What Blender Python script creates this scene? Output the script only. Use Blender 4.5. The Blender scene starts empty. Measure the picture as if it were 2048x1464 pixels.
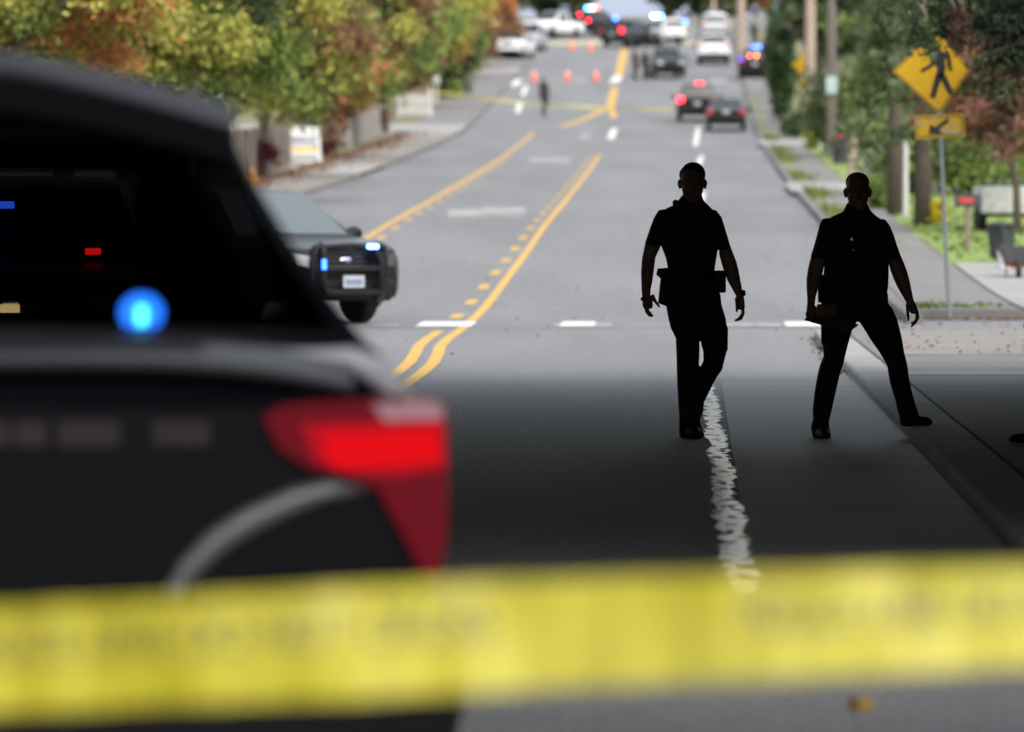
import bpy, bmesh, math, random
import numpy as np
from mathutils import Vector, Matrix

# ------------------------------------------------------------------ camera, world, sun, exposure
scene = bpy.context.scene
COL = scene.collection
R = math.radians
F = 11378.0                     # focal length in photo pixels (200 mm on 36 mm, 2048 px wide)
CAMZ = 1.51
PITCH = math.atan(312.0 / F)
cam_d = bpy.data.cameras.new("camera")
cam = bpy.data.objects.new("camera", cam_d)
COL.objects.link(cam)
cam_d.lens = 200.0
cam_d.sensor_width = 36.0
cam_d.sensor_fit = 'HORIZONTAL'
cam_d.clip_start = 0.3
cam_d.clip_end = 9000.0
cam_d.dof.use_dof = True
cam_d.dof.focus_distance = 38.6
cam_d.dof.aperture_fstop = 3.1
cam.location = (0, 0, CAMZ)
cam.rotation_euler = (math.pi / 2 - PITCH, 0, 0)
scene.camera = cam

SUN_EL, SUN_AZ = R(52), R(-150)
world = bpy.data.worlds.new("World")
scene.world = world
world.use_nodes = True
nt = world.node_tree
bg = nt.nodes["Background"]
sky = nt.nodes.new("ShaderNodeTexSky")
sky.sky_type = 'NISHITA'
sky.sun_disc = False
sky.sun_elevation = SUN_EL
sky.sun_rotation = R(150)
sky.air_density = 1.6
sky.dust_density = 6.0
hs = nt.nodes.new("ShaderNodeHueSaturation")
hs.inputs["Saturation"].default_value = 0.42      # overcast: a grey-white sky
nt.links.new(sky.outputs[0], hs.inputs["Color"])
nt.links.new(hs.outputs[0], bg.inputs["Color"])
bg.inputs["Strength"].default_value = 0.15

sun_d = bpy.data.lights.new("sun", 'SUN')
sun_d.energy = 0.6
sun_d.angle = R(70)
sun_d.color = (1.0, 0.97, 0.93)
sun = bpy.data.objects.new("sun", sun_d)
COL.objects.link(sun)
# sun behind the camera, high
sd = Vector((math.sin(R(150)) * math.cos(SUN_EL), math.cos(R(150)) * math.cos(SUN_EL), math.sin(SUN_EL)))
sun.rotation_euler = sd.to_track_quat('Z', 'Y').to_euler()

scene.view_settings.view_transform = 'Standard'
scene.view_settings.look = 'None'
scene.view_settings.exposure = 1.15
scene.view_settings.gamma = 1.0
scene.render.engine = 'CYCLES'
scene.cycles.use_denoising = True
scene.cycles.max_bounces = 8
scene.cycles.diffuse_bounces = 3
scene.cycles.glossy_bounces = 3
scene.cycles.transmission_bounces = 4
scene.cycles.transparent_max_bounces = 12
scene.cycles.sample_clamp_indirect = 4.0

# ------------------------------------------------------------------ helpers: projection and terrain
_ca, _sa = math.cos(PITCH), math.sin(PITCH)

def W(px, py, d):
    """world point seen at photo pixel (px, py) at distance d along the road axis"""
    cx, cy = (px - 1024.0) / F, (732.0 - py) / F
    t = d / (_ca + cy * _sa)
    return Vector((t * cx, d, CAMZ + t * (-_sa + cy * _ca)))

_ZP = [(-200, 0), (0, 0), (45, 0), (64, 0.0), (76, .06), (100, .55), (124, 1.2), (150, 1.82), (180, 2.6), (215, 3.62),
       (255, 4.98), (300, 7.3), (355, 10.6), (400, 13.45), (430, 15.35), (460, 16.9), (500, 18.3), (560, 18.3),
       (700, 12.0), (1200, 0.0), (4000, 0.0), (9000, 0)]
_zx = np.array([p[0] for p in _ZP], float)
_zy = np.array([p[1] for p in _ZP], float)
_sl = np.diff(_zy) / np.diff(_zx)
_m = np.zeros(len(_zx))
for _i in range(1, len(_zx) - 1):
    if _sl[_i - 1] * _sl[_i] > 0:
        _m[_i] = 2 * _sl[_i - 1] * _sl[_i] / (_sl[_i - 1] + _sl[_i])

def Z(d):
    i = int(np.clip(np.searchsorted(_zx, d) - 1, 0, len(_zx) - 2))
    h = _zx[i + 1] - _zx[i]
    t = min(max((d - _zx[i]) / h, 0), 1)
    return float((2*t**3 - 3*t*t + 1) * _zy[i] + (t**3 - 2*t*t + t) * h * _m[i] + (-2*t**3 + 3*t*t) * _zy[i+1] + (t**3 - t*t) * h * _m[i+1])

def ypix(d, lift=0.0):
    return 420 - (Z(d) + lift - CAMZ) / d * F

_ds = np.arange(14, 470, .5)
_ys = np.array([ypix(x) for x in _ds])

def dist(py):
    """distance at which the road surface crosses photo row py"""
    return float(np.interp(-py, -_ys[::1], _ds))

SL = 0.032                      # the road runs straight, drifting right of the view axis

def RX(u, d):
    return u + SL * d

def G(px, py, lift=0.0):
    """ground point under a photo pixel (road surface)"""
    d = dist(py)
    p = W(px, py, d)
    return Vector((p.x, d, Z(d) + lift))

# ------------------------------------------------------------------ helpers: objects
def tag(o, label=None, cat=None, group=None, kind=None):
    if label: o["label"] = label
    if cat: o["category"] = cat
    if group: o["group"] = group
    if kind: o["kind"] = kind
    return o

def empty(name, loc, rz=0.0):
    o = bpy.data.objects.new(name, None)
    o.empty_display_size = 0.2
    o.location = loc
    o.rotation_euler = (0, 0, rz)
    COL.objects.link(o)
    return o

def mesh_obj(name, verts, faces, mat, parent=None, smooth=False, sharp=None):
    me = bpy.data.meshes.new(name)
    me.from_pydata([tuple(v) for v in verts], [], faces)
    me.update()
    if smooth:
        me.polygons.foreach_set("use_smooth", [True] * len(me.polygons))
        if sharp: me.set_sharp_from_angle(angle=R(sharp))
    o = bpy.data.objects.new(name, me)
    COL.objects.link(o)
    if mat: me.materials.append(mat)
    if parent: o.parent = parent
    return o

def copy_tree(o, parent=None):
    c = o.copy()
    COL.objects.link(c)
    if parent:
        c.parent = parent
    for ch in [k for k in list(o.children)]:
        copy_tree(ch, c)
    return c

class MB:
    """collects simple solids and links them as one mesh object"""
    def __init__(s):
        s.v, s.f = [], []
    def add(s, vs, fs):
        n = len(s.v)
        s.v += [Vector(v) for v in vs]
        s.f += [tuple(i + n for i in f) for f in fs]
        return s
    def box(s, c, size, bev=0.0, rot=None):
        hx, hy, hz = size[0] / 2, size[1] / 2, size[2] / 2
        b = min(bev, hx * .9, hy * .9, hz * .9)
        if b <= 0:
            vs = [Vector((x, y, z)) for x in (-hx, hx) for y in (-hy, hy) for z in (-hz, hz)]
            fs = [(0, 1, 3, 2), (4, 6, 7, 5), (0, 4, 5, 1), (2, 3, 7, 6), (0, 2, 6, 4), (1, 5, 7, 3)]
        else:
            bm = bmesh.new()
            bmesh.ops.create_cube(bm, size=1)
            for v in bm.verts: v.co = Vector((v.co.x * hx * 2, v.co.y * hy * 2, v.co.z * hz * 2))
            bmesh.ops.bevel(bm, geom=bm.edges[:], offset=b, segments=2, affect='EDGES', profile=.6)
            bm.verts.index_update()
            vs = [v.co.copy() for v in bm.verts]
            fs = [tuple(v.index for v in f.verts) for f in bm.faces]
            bm.free()
        if rot is not None: vs = [rot @ v for v in vs]
        c = Vector(c)
        return s.add([v + c for v in vs], fs)
    def tube(s, pts, rad, n=10, cap=True, ell=None):
        pts = [Vector(p) for p in pts]
        if not hasattr(rad, '__len__'): rad = [rad] * len(pts)
        rings = []
        up = None
        for i, p in enumerate(pts):
            t = (pts[min(i + 1, len(pts) - 1)] - pts[max(i - 1, 0)])
            if t.length < 1e-9: t = Vector((0, 0, 1))
            t.normalize()
            if up is None:
                a = Vector((0, 1, 0)) if abs(t.y) < .9 else Vector((1, 0, 0))
                up = t.cross(a).normalized()
            n1 = (up - t * up.dot(t)).normalized()
            up = n1
            n2 = t.cross(n1)
            rings.append([p + (n1 * math.cos(2*math.pi*k/n) + n2 * math.sin(2*math.pi*k/n) * (ell or 1)) * rad[i] for k in range(n)])
        vs = [v for r in rings for v in r]
        fs = []
        for i in range(len(pts) - 1):
            for k in range(n):
                a, b = i * n + k, i * n + (k + 1) % n
                fs.append((a, b, b + n, a + n))
        if cap:
            fs.append(tuple(range(n - 1, -1, -1)))
            fs.append(tuple(range((len(pts) - 1) * n, len(pts) * n)))
        return s.add(vs, fs)
    def cyl(s, c, r, h, axis='Z', n=20, r2=None):
        c = Vector(c)
        ax = {'X': Vector((1, 0, 0)), 'Y': Vector((0, 1, 0)), 'Z': Vector((0, 0, 1))}[axis]
        return s.tube([c - ax * h / 2, c + ax * h / 2], [r, r if r2 is None else r2], n)
    def prism(s, poly, y0, y1, M=None):
        """polygon in (x, z) extruded from y0 to y1 (optionally transformed)"""
        n = len(poly)
        vs = [Vector((p[0], y0, p[1])) for p in poly] + [Vector((p[0], y1, p[1])) for p in poly]
        fs = [tuple(range(n)), tuple(range(2*n - 1, n - 1, -1))]
        for k in range(n):
            a, b = k, (k + 1) % n
            fs.append((a, a + n, b + n, b))
        if M is not None: vs = [M @ v for v in vs]
        return s.add(vs, fs)
    def ball(s, c, r, n=12, m=8):
        c = Vector(c)
        if not hasattr(r, '__len__'): r = (r, r, r)
        vs = [c + Vector((0, 0, r[2]))]
        for i in range(1, m):
            th = math.pi * i / m
            for k in range(n):
                ph = 2 * math.pi * k / n
                vs.append(c + Vector((r[0]*math.sin(th)*math.cos(ph), r[1]*math.sin(th)*math.sin(ph), r[2]*math.cos(th))))
        vs.append(c - Vector((0, 0, r[2])))
        fs = [(0, 1 + k, 1 + (k + 1) % n) for k in range(n)]
        for i in range(m - 2):
            for k in range(n):
                a, b = 1 + i*n + k, 1 + i*n + (k + 1) % n
                fs.append((a, a + n, b + n, b))
        last = len(vs) - 1
        fs += [(last, 1 + (m-2)*n + (k+1) % n, 1 + (m-2)*n + k) for k in range(n)]
        return s.add(vs, fs)
    def slices(s, rows, n=20, e=2.3):
        """closed loft of horizontal rings: rows of (z, x_left, x_right, half_depth, y_offset)"""
        rows = sorted(rows, key=lambda r: r[0])
        rings = []
        def ring(z, xl, xr, b, y, k=1.0):
            cx, a = (xl + xr) / 2, (xr - xl) / 2 * k
            out = []
            for q in range(n):
                t = 2 * math.pi * q / n
                co, si = math.cos(t), math.sin(t)
                out.append(Vector((cx + a * math.copysign(abs(co) ** (2/e), co), y + b * k * math.copysign(abs(si) ** (2/e), si), z)))
            return out
        r0, r1 = rows[0], rows[-1]
        e0 = min((r0[2] - r0[1]) / 2, r0[3]) * .35
        e1 = min((r1[2] - r1[1]) / 2, r1[3]) * .35
        rings.append(ring(r0[0] - e0, r0[1], r0[2], r0[3], r0[4], .45))
        rings.append(ring(r0[0] - e0 * .6, r0[1], r0[2], r0[3], r0[4], .82))
        for r in rows: rings.append(ring(*r))
        rings.append(ring(r1[0] + e1 * .6, r1[1], r1[2], r1[3], r1[4], .82))
        rings.append(ring(r1[0] + e1, r1[1], r1[2], r1[3], r1[4], .45))
        vs = [v for r in rings for v in r]
        fs = []
        for i in range(len(rings) - 1):
            for k in range(n):
                a, b = i*n + k, i*n + (k+1) % n
                fs.append((a, b, b + n, a + n))
        fs.append(tuple(range(n - 1, -1, -1)))
        fs.append(tuple(range((len(rings)-1)*n, len(rings)*n)))
        return s.add(vs, fs)
    def build(s, name, mat, parent=None, smooth=False, sharp=None):
        return mesh_obj(name, s.v, s.f, mat, parent, smooth, sharp)
    def remesh(s, name, mat, parent=None, voxel=.006, smooth=4):
        o = s.build(name, mat, parent)
        m = o.modifiers.new("r", 'REMESH'); m.mode = 'VOXEL'; m.voxel_size = voxel
        if smooth:
            k = o.modifiers.new("s", 'SMOOTH'); k.iterations = smooth; k.factor = .5
        dg = bpy.context.evaluated_depsgraph_get()
        me = bpy.data.meshes.new_from_object(o.evaluated_get(dg))
        o.modifiers.clear()
        old = o.data
        o.data = me
        me.name = name
        bpy.data.meshes.remove(old)
        me.polygons.foreach_set("use_smooth", [True] * len(me.polygons))
        if not me.materials: me.materials.append(mat)
        return o

# ------------------------------------------------------------------ helpers: materials
def new_mat(name):
    m = bpy.data.materials.new(name)
    m.use_nodes = True
    return m, m.node_tree, m.node_tree.nodes["Principled BSDF"]

def mat(name, col, rough=.6, metal=0.0, var=.15, scale=6.0, bump=0.0, bscale=40.0, coat=0.0, spec=.5, col2=None, detail=5, stretch=None):
    m, t, b = new_mat(name)
    tc = t.nodes.new("ShaderNodeTexCoord")
    src = tc.outputs["Object"]
    if stretch:
        mp = t.nodes.new("ShaderNodeMapping")
        mp.inputs["Scale"].default_value = stretch
        t.links.new(src, mp.inputs[0]); src = mp.outputs[0]
    n = t.nodes.new("ShaderNodeTexNoise")
    n.inputs["Scale"].default_value = scale
    n.inputs["Detail"].default_value = detail
    t.links.new(src, n.inputs["Vector"])
    r = t.nodes.new("ShaderNodeValToRGB")
    r.color_ramp.elements[0].position = .3
    r.color_ramp.elements[1].position = .7
    c2 = col2 or tuple(min(1, c * (1 + var)) for c in col)
    c1 = col if col2 else tuple(c * (1 - var) for c in col)
    r.color_ramp.elements[0].color = (*c1, 1)
    r.color_ramp.elements[1].color = (*c2, 1)
    t.links.new(n.outputs["Fac"], r.inputs["Fac"])
    t.links.new(r.outputs["Color"], b.inputs["Base Color"])
    b.inputs["Roughness"].default_value = rough
    b.inputs["Metallic"].default_value = metal
    b.inputs["Coat Weight"].default_value = coat
    b.inputs["Coat Roughness"].default_value = .04
    b.inputs["Specular IOR Level"].default_value = spec
    if bump:
        n2 = t.nodes.new("ShaderNodeTexNoise")
        n2.inputs["Scale"].default_value = bscale
        n2.inputs["Detail"].default_value = 4
        t.links.new(src, n2.inputs["Vector"])
        bp = t.nodes.new("ShaderNodeBump")
        bp.inputs["Strength"].default_value = bump
        bp.inputs["Distance"].default_value = .02
        t.links.new(n2.outputs["Fac"], bp.inputs["Height"])
        t.links.new(bp.outputs[0], b.inputs["Normal"])
    return m

def lamp_mat(name, col, strength, base=None):
    m, t, b = new_mat(name)
    b.inputs["Base Color"].default_value = (*(base or col), 1)
    b.inputs["Emission Color"].default_value = (*col, 1)
    b.inputs["Emission Strength"].default_value = strength * .5
    b.inputs["Roughness"].default_value = .2
    return m

def glass_mat(name, tint, refl=.5, rough=.02, opaque=False):
    m, t, b = new_mat(name)
    if opaque:
        b.inputs["Base Color"].default_value = (*tint, 1)
        b.inputs["Roughness"].default_value = rough
        b.inputs["Specular IOR Level"].default_value = refl
        return m
    out = t.nodes["Material Output"]
    t.nodes.remove(b)
    tr = t.nodes.new("ShaderNodeBsdfTransparent"); tr.inputs[0].default_value = (*tint, 1)
    gl = t.nodes.new("ShaderNodeBsdfGlossy"); gl.inputs["Roughness"].default_value = rough
    fr = t.nodes.new("ShaderNodeFresnel"); fr.inputs[0].default_value = 1.0 + refl
    mx = t.nodes.new("ShaderNodeMixShader")
    t.links.new(fr.outputs[0], mx.inputs[0]); t.links.new(tr.outputs[0], mx.inputs[1]); t.links.new(gl.outputs[0], mx.inputs[2])
    t.links.new(mx.outputs[0], out.inputs[0])
    return m

def leaf_mat(name, trans=.35):
    m, t, b = new_mat(name)
    a = t.nodes.new("ShaderNodeAttribute"); a.attribute_name = "leaf_colour"
    out = t.nodes["Material Output"]
    t.links.new(a.outputs["Color"], b.inputs["Base Color"])
    b.inputs["Roughness"].default_value = .55
    b.inputs["Specular IOR Level"].default_value = .25
    tl = t.nodes.new("ShaderNodeBsdfTranslucent")
    t.links.new(a.outputs["Color"], tl.inputs[0])
    mx = t.nodes.new("ShaderNodeMixShader"); mx.inputs[0].default_value = trans
    t.links.new(b.outputs[0], mx.inputs[1]); t.links.new(tl.outputs[0], mx.inputs[2])
    t.links.new(mx.outputs[0], out.inputs[0])
    return m

def asphalt_mat():
    m, t, b = new_mat("asphalt")
    tc = t.nodes.new("ShaderNodeTexCoord")
    def noise(scale, detail=4, st=None):
        n = t.nodes.new("ShaderNodeTexNoise"); n.inputs["Scale"].default_value = scale; n.inputs["Detail"].default_value = detail
        v = tc.outputs["Object"]
        if st:
            mp = t.nodes.new("ShaderNodeMapping"); mp.inputs["Scale"].default_value = st
            t.links.new(v, mp.inputs[0]); v = mp.outputs[0]
        t.links.new(v, n.inputs["Vector"]); return n
    big = noise(.5, 4, (1, .12, 1))
    mid = noise(6, 5, (1, .35, 1))
    fine = noise(95, 3, (1, .16, 1))
    r1 = t.nodes.new("ShaderNodeValToRGB")
    r1.color_ramp.elements[0].position = .3; r1.color_ramp.elements[1].position = .72
    r1.color_ramp.elements[0].color = (.118, .121, .128, 1); r1.color_ramp.elements[1].color = (.152, .155, .162, 1)
    t.links.new(big.outputs["Fac"], r1.inputs[0])
    mx = t.nodes.new("ShaderNodeMixRGB"); mx.blend_type = 'OVERLAY'; mx.inputs[0].default_value = .18
    t.links.new(r1.outputs[0], mx.inputs[1]); t.links.new(mid.outputs["Fac"], mx.inputs[2])
    mx2 = t.nodes.new("ShaderNodeMixRGB"); mx2.blend_type = 'OVERLAY'; mx2.inputs[0].default_value = .5
    fr = t.nodes.new("ShaderNodeMapRange"); fr.inputs[1].default_value = .36; fr.inputs[2].default_value = .64
    t.links.new(fine.outputs["Fac"], fr.inputs[0])
    t.links.new(mx.outputs[0], mx2.inputs[1]); t.links.new(fr.outputs[0], mx2.inputs[2])
    t.links.new(mx2.outputs[0], b.inputs["Base Color"])
    rr = t.nodes.new("ShaderNodeMapRange"); rr.inputs[1].default_value = .35; rr.inputs[2].default_value = .7; rr.inputs[3].default_value = .9; rr.inputs[4].default_value = .5
    t.links.new(fine.outputs["Fac"], rr.inputs[0]); t.links.new(rr.outputs[0], b.inputs["Roughness"])
    b.inputs["Specular IOR Level"].default_value = .3
    bp = t.nodes.new("ShaderNodeBump"); bp.inputs["Strength"].default_value = .8; bp.inputs["Distance"].default_value = .012
    t.links.new(fine.outputs["Fac"], bp.inputs["Height"]); t.links.new(bp.outputs[0], b.inputs["Normal"])
    return m

M = {}
M['asphalt'] = asphalt_mat()
M['shoulder'] = mat('brushed_concrete_gutter', (.035, .035, .038), .6, col2=(.16, .16, .165), scale=2.2, detail=8, bump=.5, bscale=6, stretch=(.10, 1.1, 1))
M['concrete'] = mat('pavement_concrete', (.125, .122, .12), .85, var=.14, scale=1.4, bump=.3, bscale=70)
M['kerb'] = mat('kerb_concrete', (.115, .113, .11), .85, var=.2, scale=3, bump=.4, bscale=50)
M['bridge'] = mat('dark_bridge_concrete', (.075, .073, .07), .9, var=.2, scale=.6, bump=.3, bscale=10)  # concrete darkened to cut the light bouncing beneath the decks
M['pale_concrete'] = mat('pale_driveway_concrete', (.21, .207, .20), .85, var=.1, scale=1.0)
M['brown_path'] = mat('leaf_stained_path', (.135, .121, .110), .9, var=.25, scale=.8, col2=(.175, .163, .152))
M['earth'] = mat('earth', (.11, .09, .065), .95, var=.3, scale=.3, col2=(.12, .125, .05))
M['lawn'] = mat('lawn', (.10, .16, .03), .9, var=.3, scale=1.2, col2=(.17, .22, .05), bump=.5, bscale=30)
M['dry_grass'] = mat('dry_grass', (.13, .135, .06), .9, var=.2, scale=2)
M['yellow_paint'] = mat('yellow_road_paint', (.42, .25, .045), .7, var=.16, scale=5)
M['white_paint'] = mat('white_road_paint', (.50, .50, .49), .7, var=.2, scale=5)
def gloss_line():
    m, t, b = new_mat('polished_white_line')
    tc = t.nodes.new("ShaderNodeTexCoord")
    mp = t.nodes.new("ShaderNodeMapping"); mp.inputs["Scale"].default_value = (6, 1.3, 1)
    t.links.new(tc.outputs["Object"], mp.inputs[0])
    n = t.nodes.new("ShaderNodeTexNoise"); n.inputs["Scale"].default_value = 2.2; n.inputs["Detail"].default_value = 6
    t.links.new(mp.outputs[0], n.inputs["Vector"])
    r = t.nodes.new("ShaderNodeValToRGB")
    r.color_ramp.elements[0].position = .39; r.color_ramp.elements[1].position = .47
    r.color_ramp.elements[0].color = (.06, .06, .062, 1); r.color_ramp.elements[1].color = (.62, .62, .63, 1)
    t.links.new(n.outputs["Fac"], r.inputs[0]); t.links.new(r.outputs[0], b.inputs["Base Color"])
    r2 = t.nodes.new("ShaderNodeValToRGB")
    r2.color_ramp.elements[0].position = .39; r2.color_ramp.elements[1].position = .47
    r2.color_ramp.elements[0].color = (.6, .6, .6, 1); r2.color_ramp.elements[1].color = (.16, .16, .16, 1)
    t.links.new(n.outputs["Fac"], r2.inputs[0]); t.links.new(r2.outputs[0], b.inputs["Roughness"])
    b.inputs["Specular IOR Level"].default_value = 1.0
    return m
M['gloss_line'] = gloss_line()
M['faint_paint'] = mat('worn_white_paint', (.17, .17, .172), .8, var=.1, scale=4, col2=(.26, .26, .26))
M['bark'] = mat('bark', (.09, .07, .055), .9, var=.3, scale=8, bump=.6, bscale=20, stretch=(3, 3, .6))
M['pole_wood'] = mat('weathered_pole_wood', (.15, .125, .105), .9, var=.25, scale=6, stretch=(4, 4, .3))
M['tan_wood'] = mat('tan_pole_wood', (.30, .24, .19), .9, var=.2, scale=6, stretch=(4, 4, .3))
M['fence_wood'] = mat('grey_fence_wood', (.13, .115, .10), .9, var=.25, scale=3, stretch=(6, 6, .3))
M['fence_pale'] = mat('weathered_pale_fence_wood', (.22, .21, .205), .9, var=.2, scale=3, stretch=(6, 6, .3))
M['white_wood'] = mat('white_painted_wood', (.42, .42, .42), .6, var=.08)
M['steel'] = mat('galvanised_steel', (.23, .25, .27), .45, metal=.6, var=.15, scale=20)
M['sign_yellow'] = mat('sign_yellow', (.50, .295, .003), .45, var=.06, scale=10)
M['sign_black'] = mat('sign_black', (.012, .012, .013), .5)
M['sticker'] = mat('pale_sticker', (.27, .30, .25), .7, var=.2, scale=30)
M['black_paint'] = mat('black_car_paint', (.007, .007, .009), .28, coat=.12, var=.1, spec=.3)
M['dark_paint'] = mat('charcoal_car_paint', (.018, .017, .021), .3, coat=.2, var=.1)
M['white_car'] = mat('white_car_paint', (.62, .63, .65), .3, coat=.6, var=.04)
M['silver_car'] = mat('silver_car_paint', (.36, .37, .40), .3, metal=.3, coat=.6, var=.04)
M['red_car'] = mat('dark_red_car_paint', (.20, .018, .025), .3, coat=.6, var=.08)
M['trim'] = mat('black_plastic_trim', (.007, .007, .008), .55, var=.2, scale=30, spec=.22)
M['tyre'] = mat('tyre_rubber', (.014, .014, .015), .85, var=.2, scale=20)
M['rim'] = mat('steel_rim', (.06, .06, .065), .4, metal=.7)
M['chrome'] = mat('chrome', (.55, .55, .57), .15, metal=1, var=.05)
M['plate'] = mat('number_plate', (.30, .34, .37), .5, var=.1, scale=25)
M['plate_mark'] = mat('number_plate_lettering', (.05, .09, .20), .5)
M['interior'] = mat('dark_interior', (.008, .008, .009), .9, spec=.1)
M['car_glass'] = glass_mat('car_glass', (.012, .015, .018), .5, .03, opaque=True)
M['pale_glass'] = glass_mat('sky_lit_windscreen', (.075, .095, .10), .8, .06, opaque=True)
M['tint_glass'] = glass_mat('tinted_glass', (.17, .17, .18), .22, .03)
M['headlamp'] = mat('clear_headlamp_lens', (.42, .44, .46), .12, var=.1, scale=20)
M['darkened_lens'] = mat('darkened_headlamp_lens', (.06, .06, .065), .15, var=.1, scale=20)  # headlamp lens darkened in colour to imitate its duller viewing angle
M['red_lens'] = mat('red_lamp_lens', (.42, .006, .012), .18, var=.15, scale=14, coat=.5)
M['cone'] = mat('orange_cone_plastic', (.75, .09, .035), .5, var=.08)
M['cone_band'] = mat('cone_reflective_band', (.7, .55, .5), .4)
M['uniform'] = mat('dark_uniform_cloth', (.022, .022, .028), .85, var=.25, scale=30, bump=.5, bscale=24, spec=.4)
M['leather'] = mat('black_duty_leather', (.008, .008, .009), .6, var=.2, scale=40, spec=.2)
M['boot'] = mat('black_boot_leather', (.008, .008, .009), .6, var=.2, scale=40, spec=.2)
M['skin'] = mat('skin', (.20, .115, .085), .55, var=.08, scale=20)
M['hair'] = mat('dark_hair', (.018, .013, .010), .7, var=.3, scale=60)
M['badge'] = mat('badge_metal', (.5, .48, .42), .25, metal=1)
M['board'] = mat('grey_clipboard', (.10, .10, .11), .6)
M['yellow_case'] = mat('yellow_case_plastic', (.11, .075, .01), .6)
M['hydrant'] = mat('yellow_hydrant_paint', (.45, .22, .03), .5, var=.2)
M['bin'] = mat('dark_bin_plastic', (.03, .032, .04), .6)
M['red_plastic'] = mat('red_plastic', (.40, .03, .03), .5)
M['white_plastic'] = mat('white_plastic', (.55, .55, .56), .5)
M['navy'] = mat('navy_sign_print', (.05, .075, .13), .6)
M['sign_gold'] = mat('gold_sign_print', (.55, .38, .06), .6)
M['teal'] = mat('pale_teal_sign', (.40, .55, .53), .5)
M['house'] = mat('pale_house_siding', (.45, .45, .46), .8, var=.06, scale=2, stretch=(.2, .2, 8))
M['roof'] = mat('dark_roof_shingle', (.06, .058, .06), .9, var=.2, scale=6)
M['hill'] = mat('haze_blue_hill', (.17, .20, .26), .95, var=.15, scale=.004)  # blue-grey base colour paints in the distance haze
M['leaf'] = leaf_mat('broad_leaves')
M['needle'] = leaf_mat('conifer_needles', .15)

# ================================================================== SETTING
def strip(name, u0, u1, d0, d1, lift, m, kind='structure', step=3.0, jag=0.0, seed=0, uf=None):
    """a sheet following the road between offsets u0 and u1"""
    rnd = random.Random(seed)
    n = max(2, int(abs(d1 - d0) / step) + 1)
    vs, fs = [], []
    for i in range(n + 1):
        d = d0 + (d1 - d0) * i / n
        a, b = (u0, u1) if uf is None else uf(d)
        j0, j1 = rnd.uniform(-jag, jag), rnd.uniform(-jag, jag)
        vs += [(RX(a + j0, d), d, Z(d) + lift), (RX(b + j1, d), d, Z(d) + lift)]
        if i: fs.append((2*i - 2, 2*i - 1, 2*i + 1, 2*i))
    o = mesh_obj(name, vs, fs, m)
    return tag(o, kind=kind)

def slab(name, u0, u1, d0, d1, h, m, step=3.0, bev=.03, z0=-.15):
    """raised slab (pavement or kerb) along the road with rounded top edges"""
    n = max(2, int(abs(d1 - d0) / step) + 1)
    prof = [(u0, z0), (u0, h - bev), (u0 + bev * .35, h - bev * .3), (u0 + bev, h), (u1 - bev, h), (u1 - bev * .35, h - bev * .3), (u1, h - bev), (u1, z0)]
    k = len(prof)
    vs, fs = [], []
    for i in range(n + 1):
        d = d0 + (d1 - d0) * i / n
        for (u, z) in prof: vs.append((RX(u, d), d, Z(d) + z))
        if i:
            for j in range(k - 1):
                a = (i - 1) * k + j
                fs.append((a, a + 1, a + 1 + k, a + k))
    fs.append(tuple(range(k))); fs.append(tuple(range(n*k + k - 1, n*k - 1, -1)))
    return tag(mesh_obj(name, vs, fs, m), kind='structure')

def make_ground():
    ds = list(np.arange(-80, 60, 10)) + list(np.arange(60, 560, 5)) + list(np.arange(560, 1300, 40)) + [1600, 2200, 3200, 4500, 7000]
    xs = [-3000, -900, -300, -120, -60, -35, -22, -14, -8, -4, 0, 4, 8, 12, 16, 22, 30, 45, 70, 130, 300, 900, 3000]
    vs = [(x + SL * d * (abs(x) < 100), d, Z(d) - .05) for d in ds for x in xs]
    n = len(xs)
    fs = [(i*n + j, i*n + j + 1, (i+1)*n + j + 1, (i+1)*n + j) for i in range(len(ds) - 1) for j in range(n - 1)]
    return tag(mesh_obj('ground', vs, fs, M['earth'], smooth=True), kind='structure')
make_ground()

strip('road', -10.45, 2.9, -60, 455, 0.0, M['asphalt'])
strip('side_street', 2.9, 40, 67.5, 75.2, -.004, M['asphalt'], step=1)
strip('cross_street', -200, 200, 426, 452, .004, M['asphalt'], step=4)
strip('gutter_lane', .24, 1.42, 20.5, 50.2, .004, M['shoulder'])

# near right pavement under the overpass: kerb, joint, pavement
M['near_kerb'] = mat('pale_kerb_concrete', (.22, .216, .21), .8, var=.25, scale=2.5, bump=.5, bscale=40)
slab('kerb', 1.42, 1.78, -20, 67.3, .088, M['near_kerb'], bev=.03)
slab('pavement', 1.80, 4.35, -20, 67.3, .083, M['concrete'], bev=.01)
strip('pavement_joint', 1.80, 4.35, 49.2, 50.1, .0875, M['pale_concrete'], step=.5)
strip('pavement_apron', 1.95, 4.35, 56, 67, .0875, M['brown_path'], step=1)
# right pavement beyond the side street, with driveways
slab('kerb', 2.75, 2.95, 73.4, 420, .13, M['kerb'])
slab('pavement', 2.96, 4.4, 75.6, 420, .125, M['concrete'])
strip('verge', 2.97, 3.3, 130, 300, .130, M['dry_grass'], jag=.18, seed=3, step=1.6)
for a, b in ((76.4, 97), (152, 164), (226, 236)):
    strip('driveway', 2.6 if a > 100 else 4.42, 14, a, b, .131, M['pale_concrete'])
slab('yard', 4.41, 60, 75.8, 420, .108, M['earth'], step=6, bev=.01)
slab('yard', -60, -13.01, 70, 420, .108, M['earth'], step=6, bev=.01)
for a, b, w in ((97, 150, 14), (165, 224, 12), (238, 300, 9)):
    strip('lawn', 4.41, w, a, b, .118, M['lawn'], jag=.12, seed=int(a))
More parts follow.
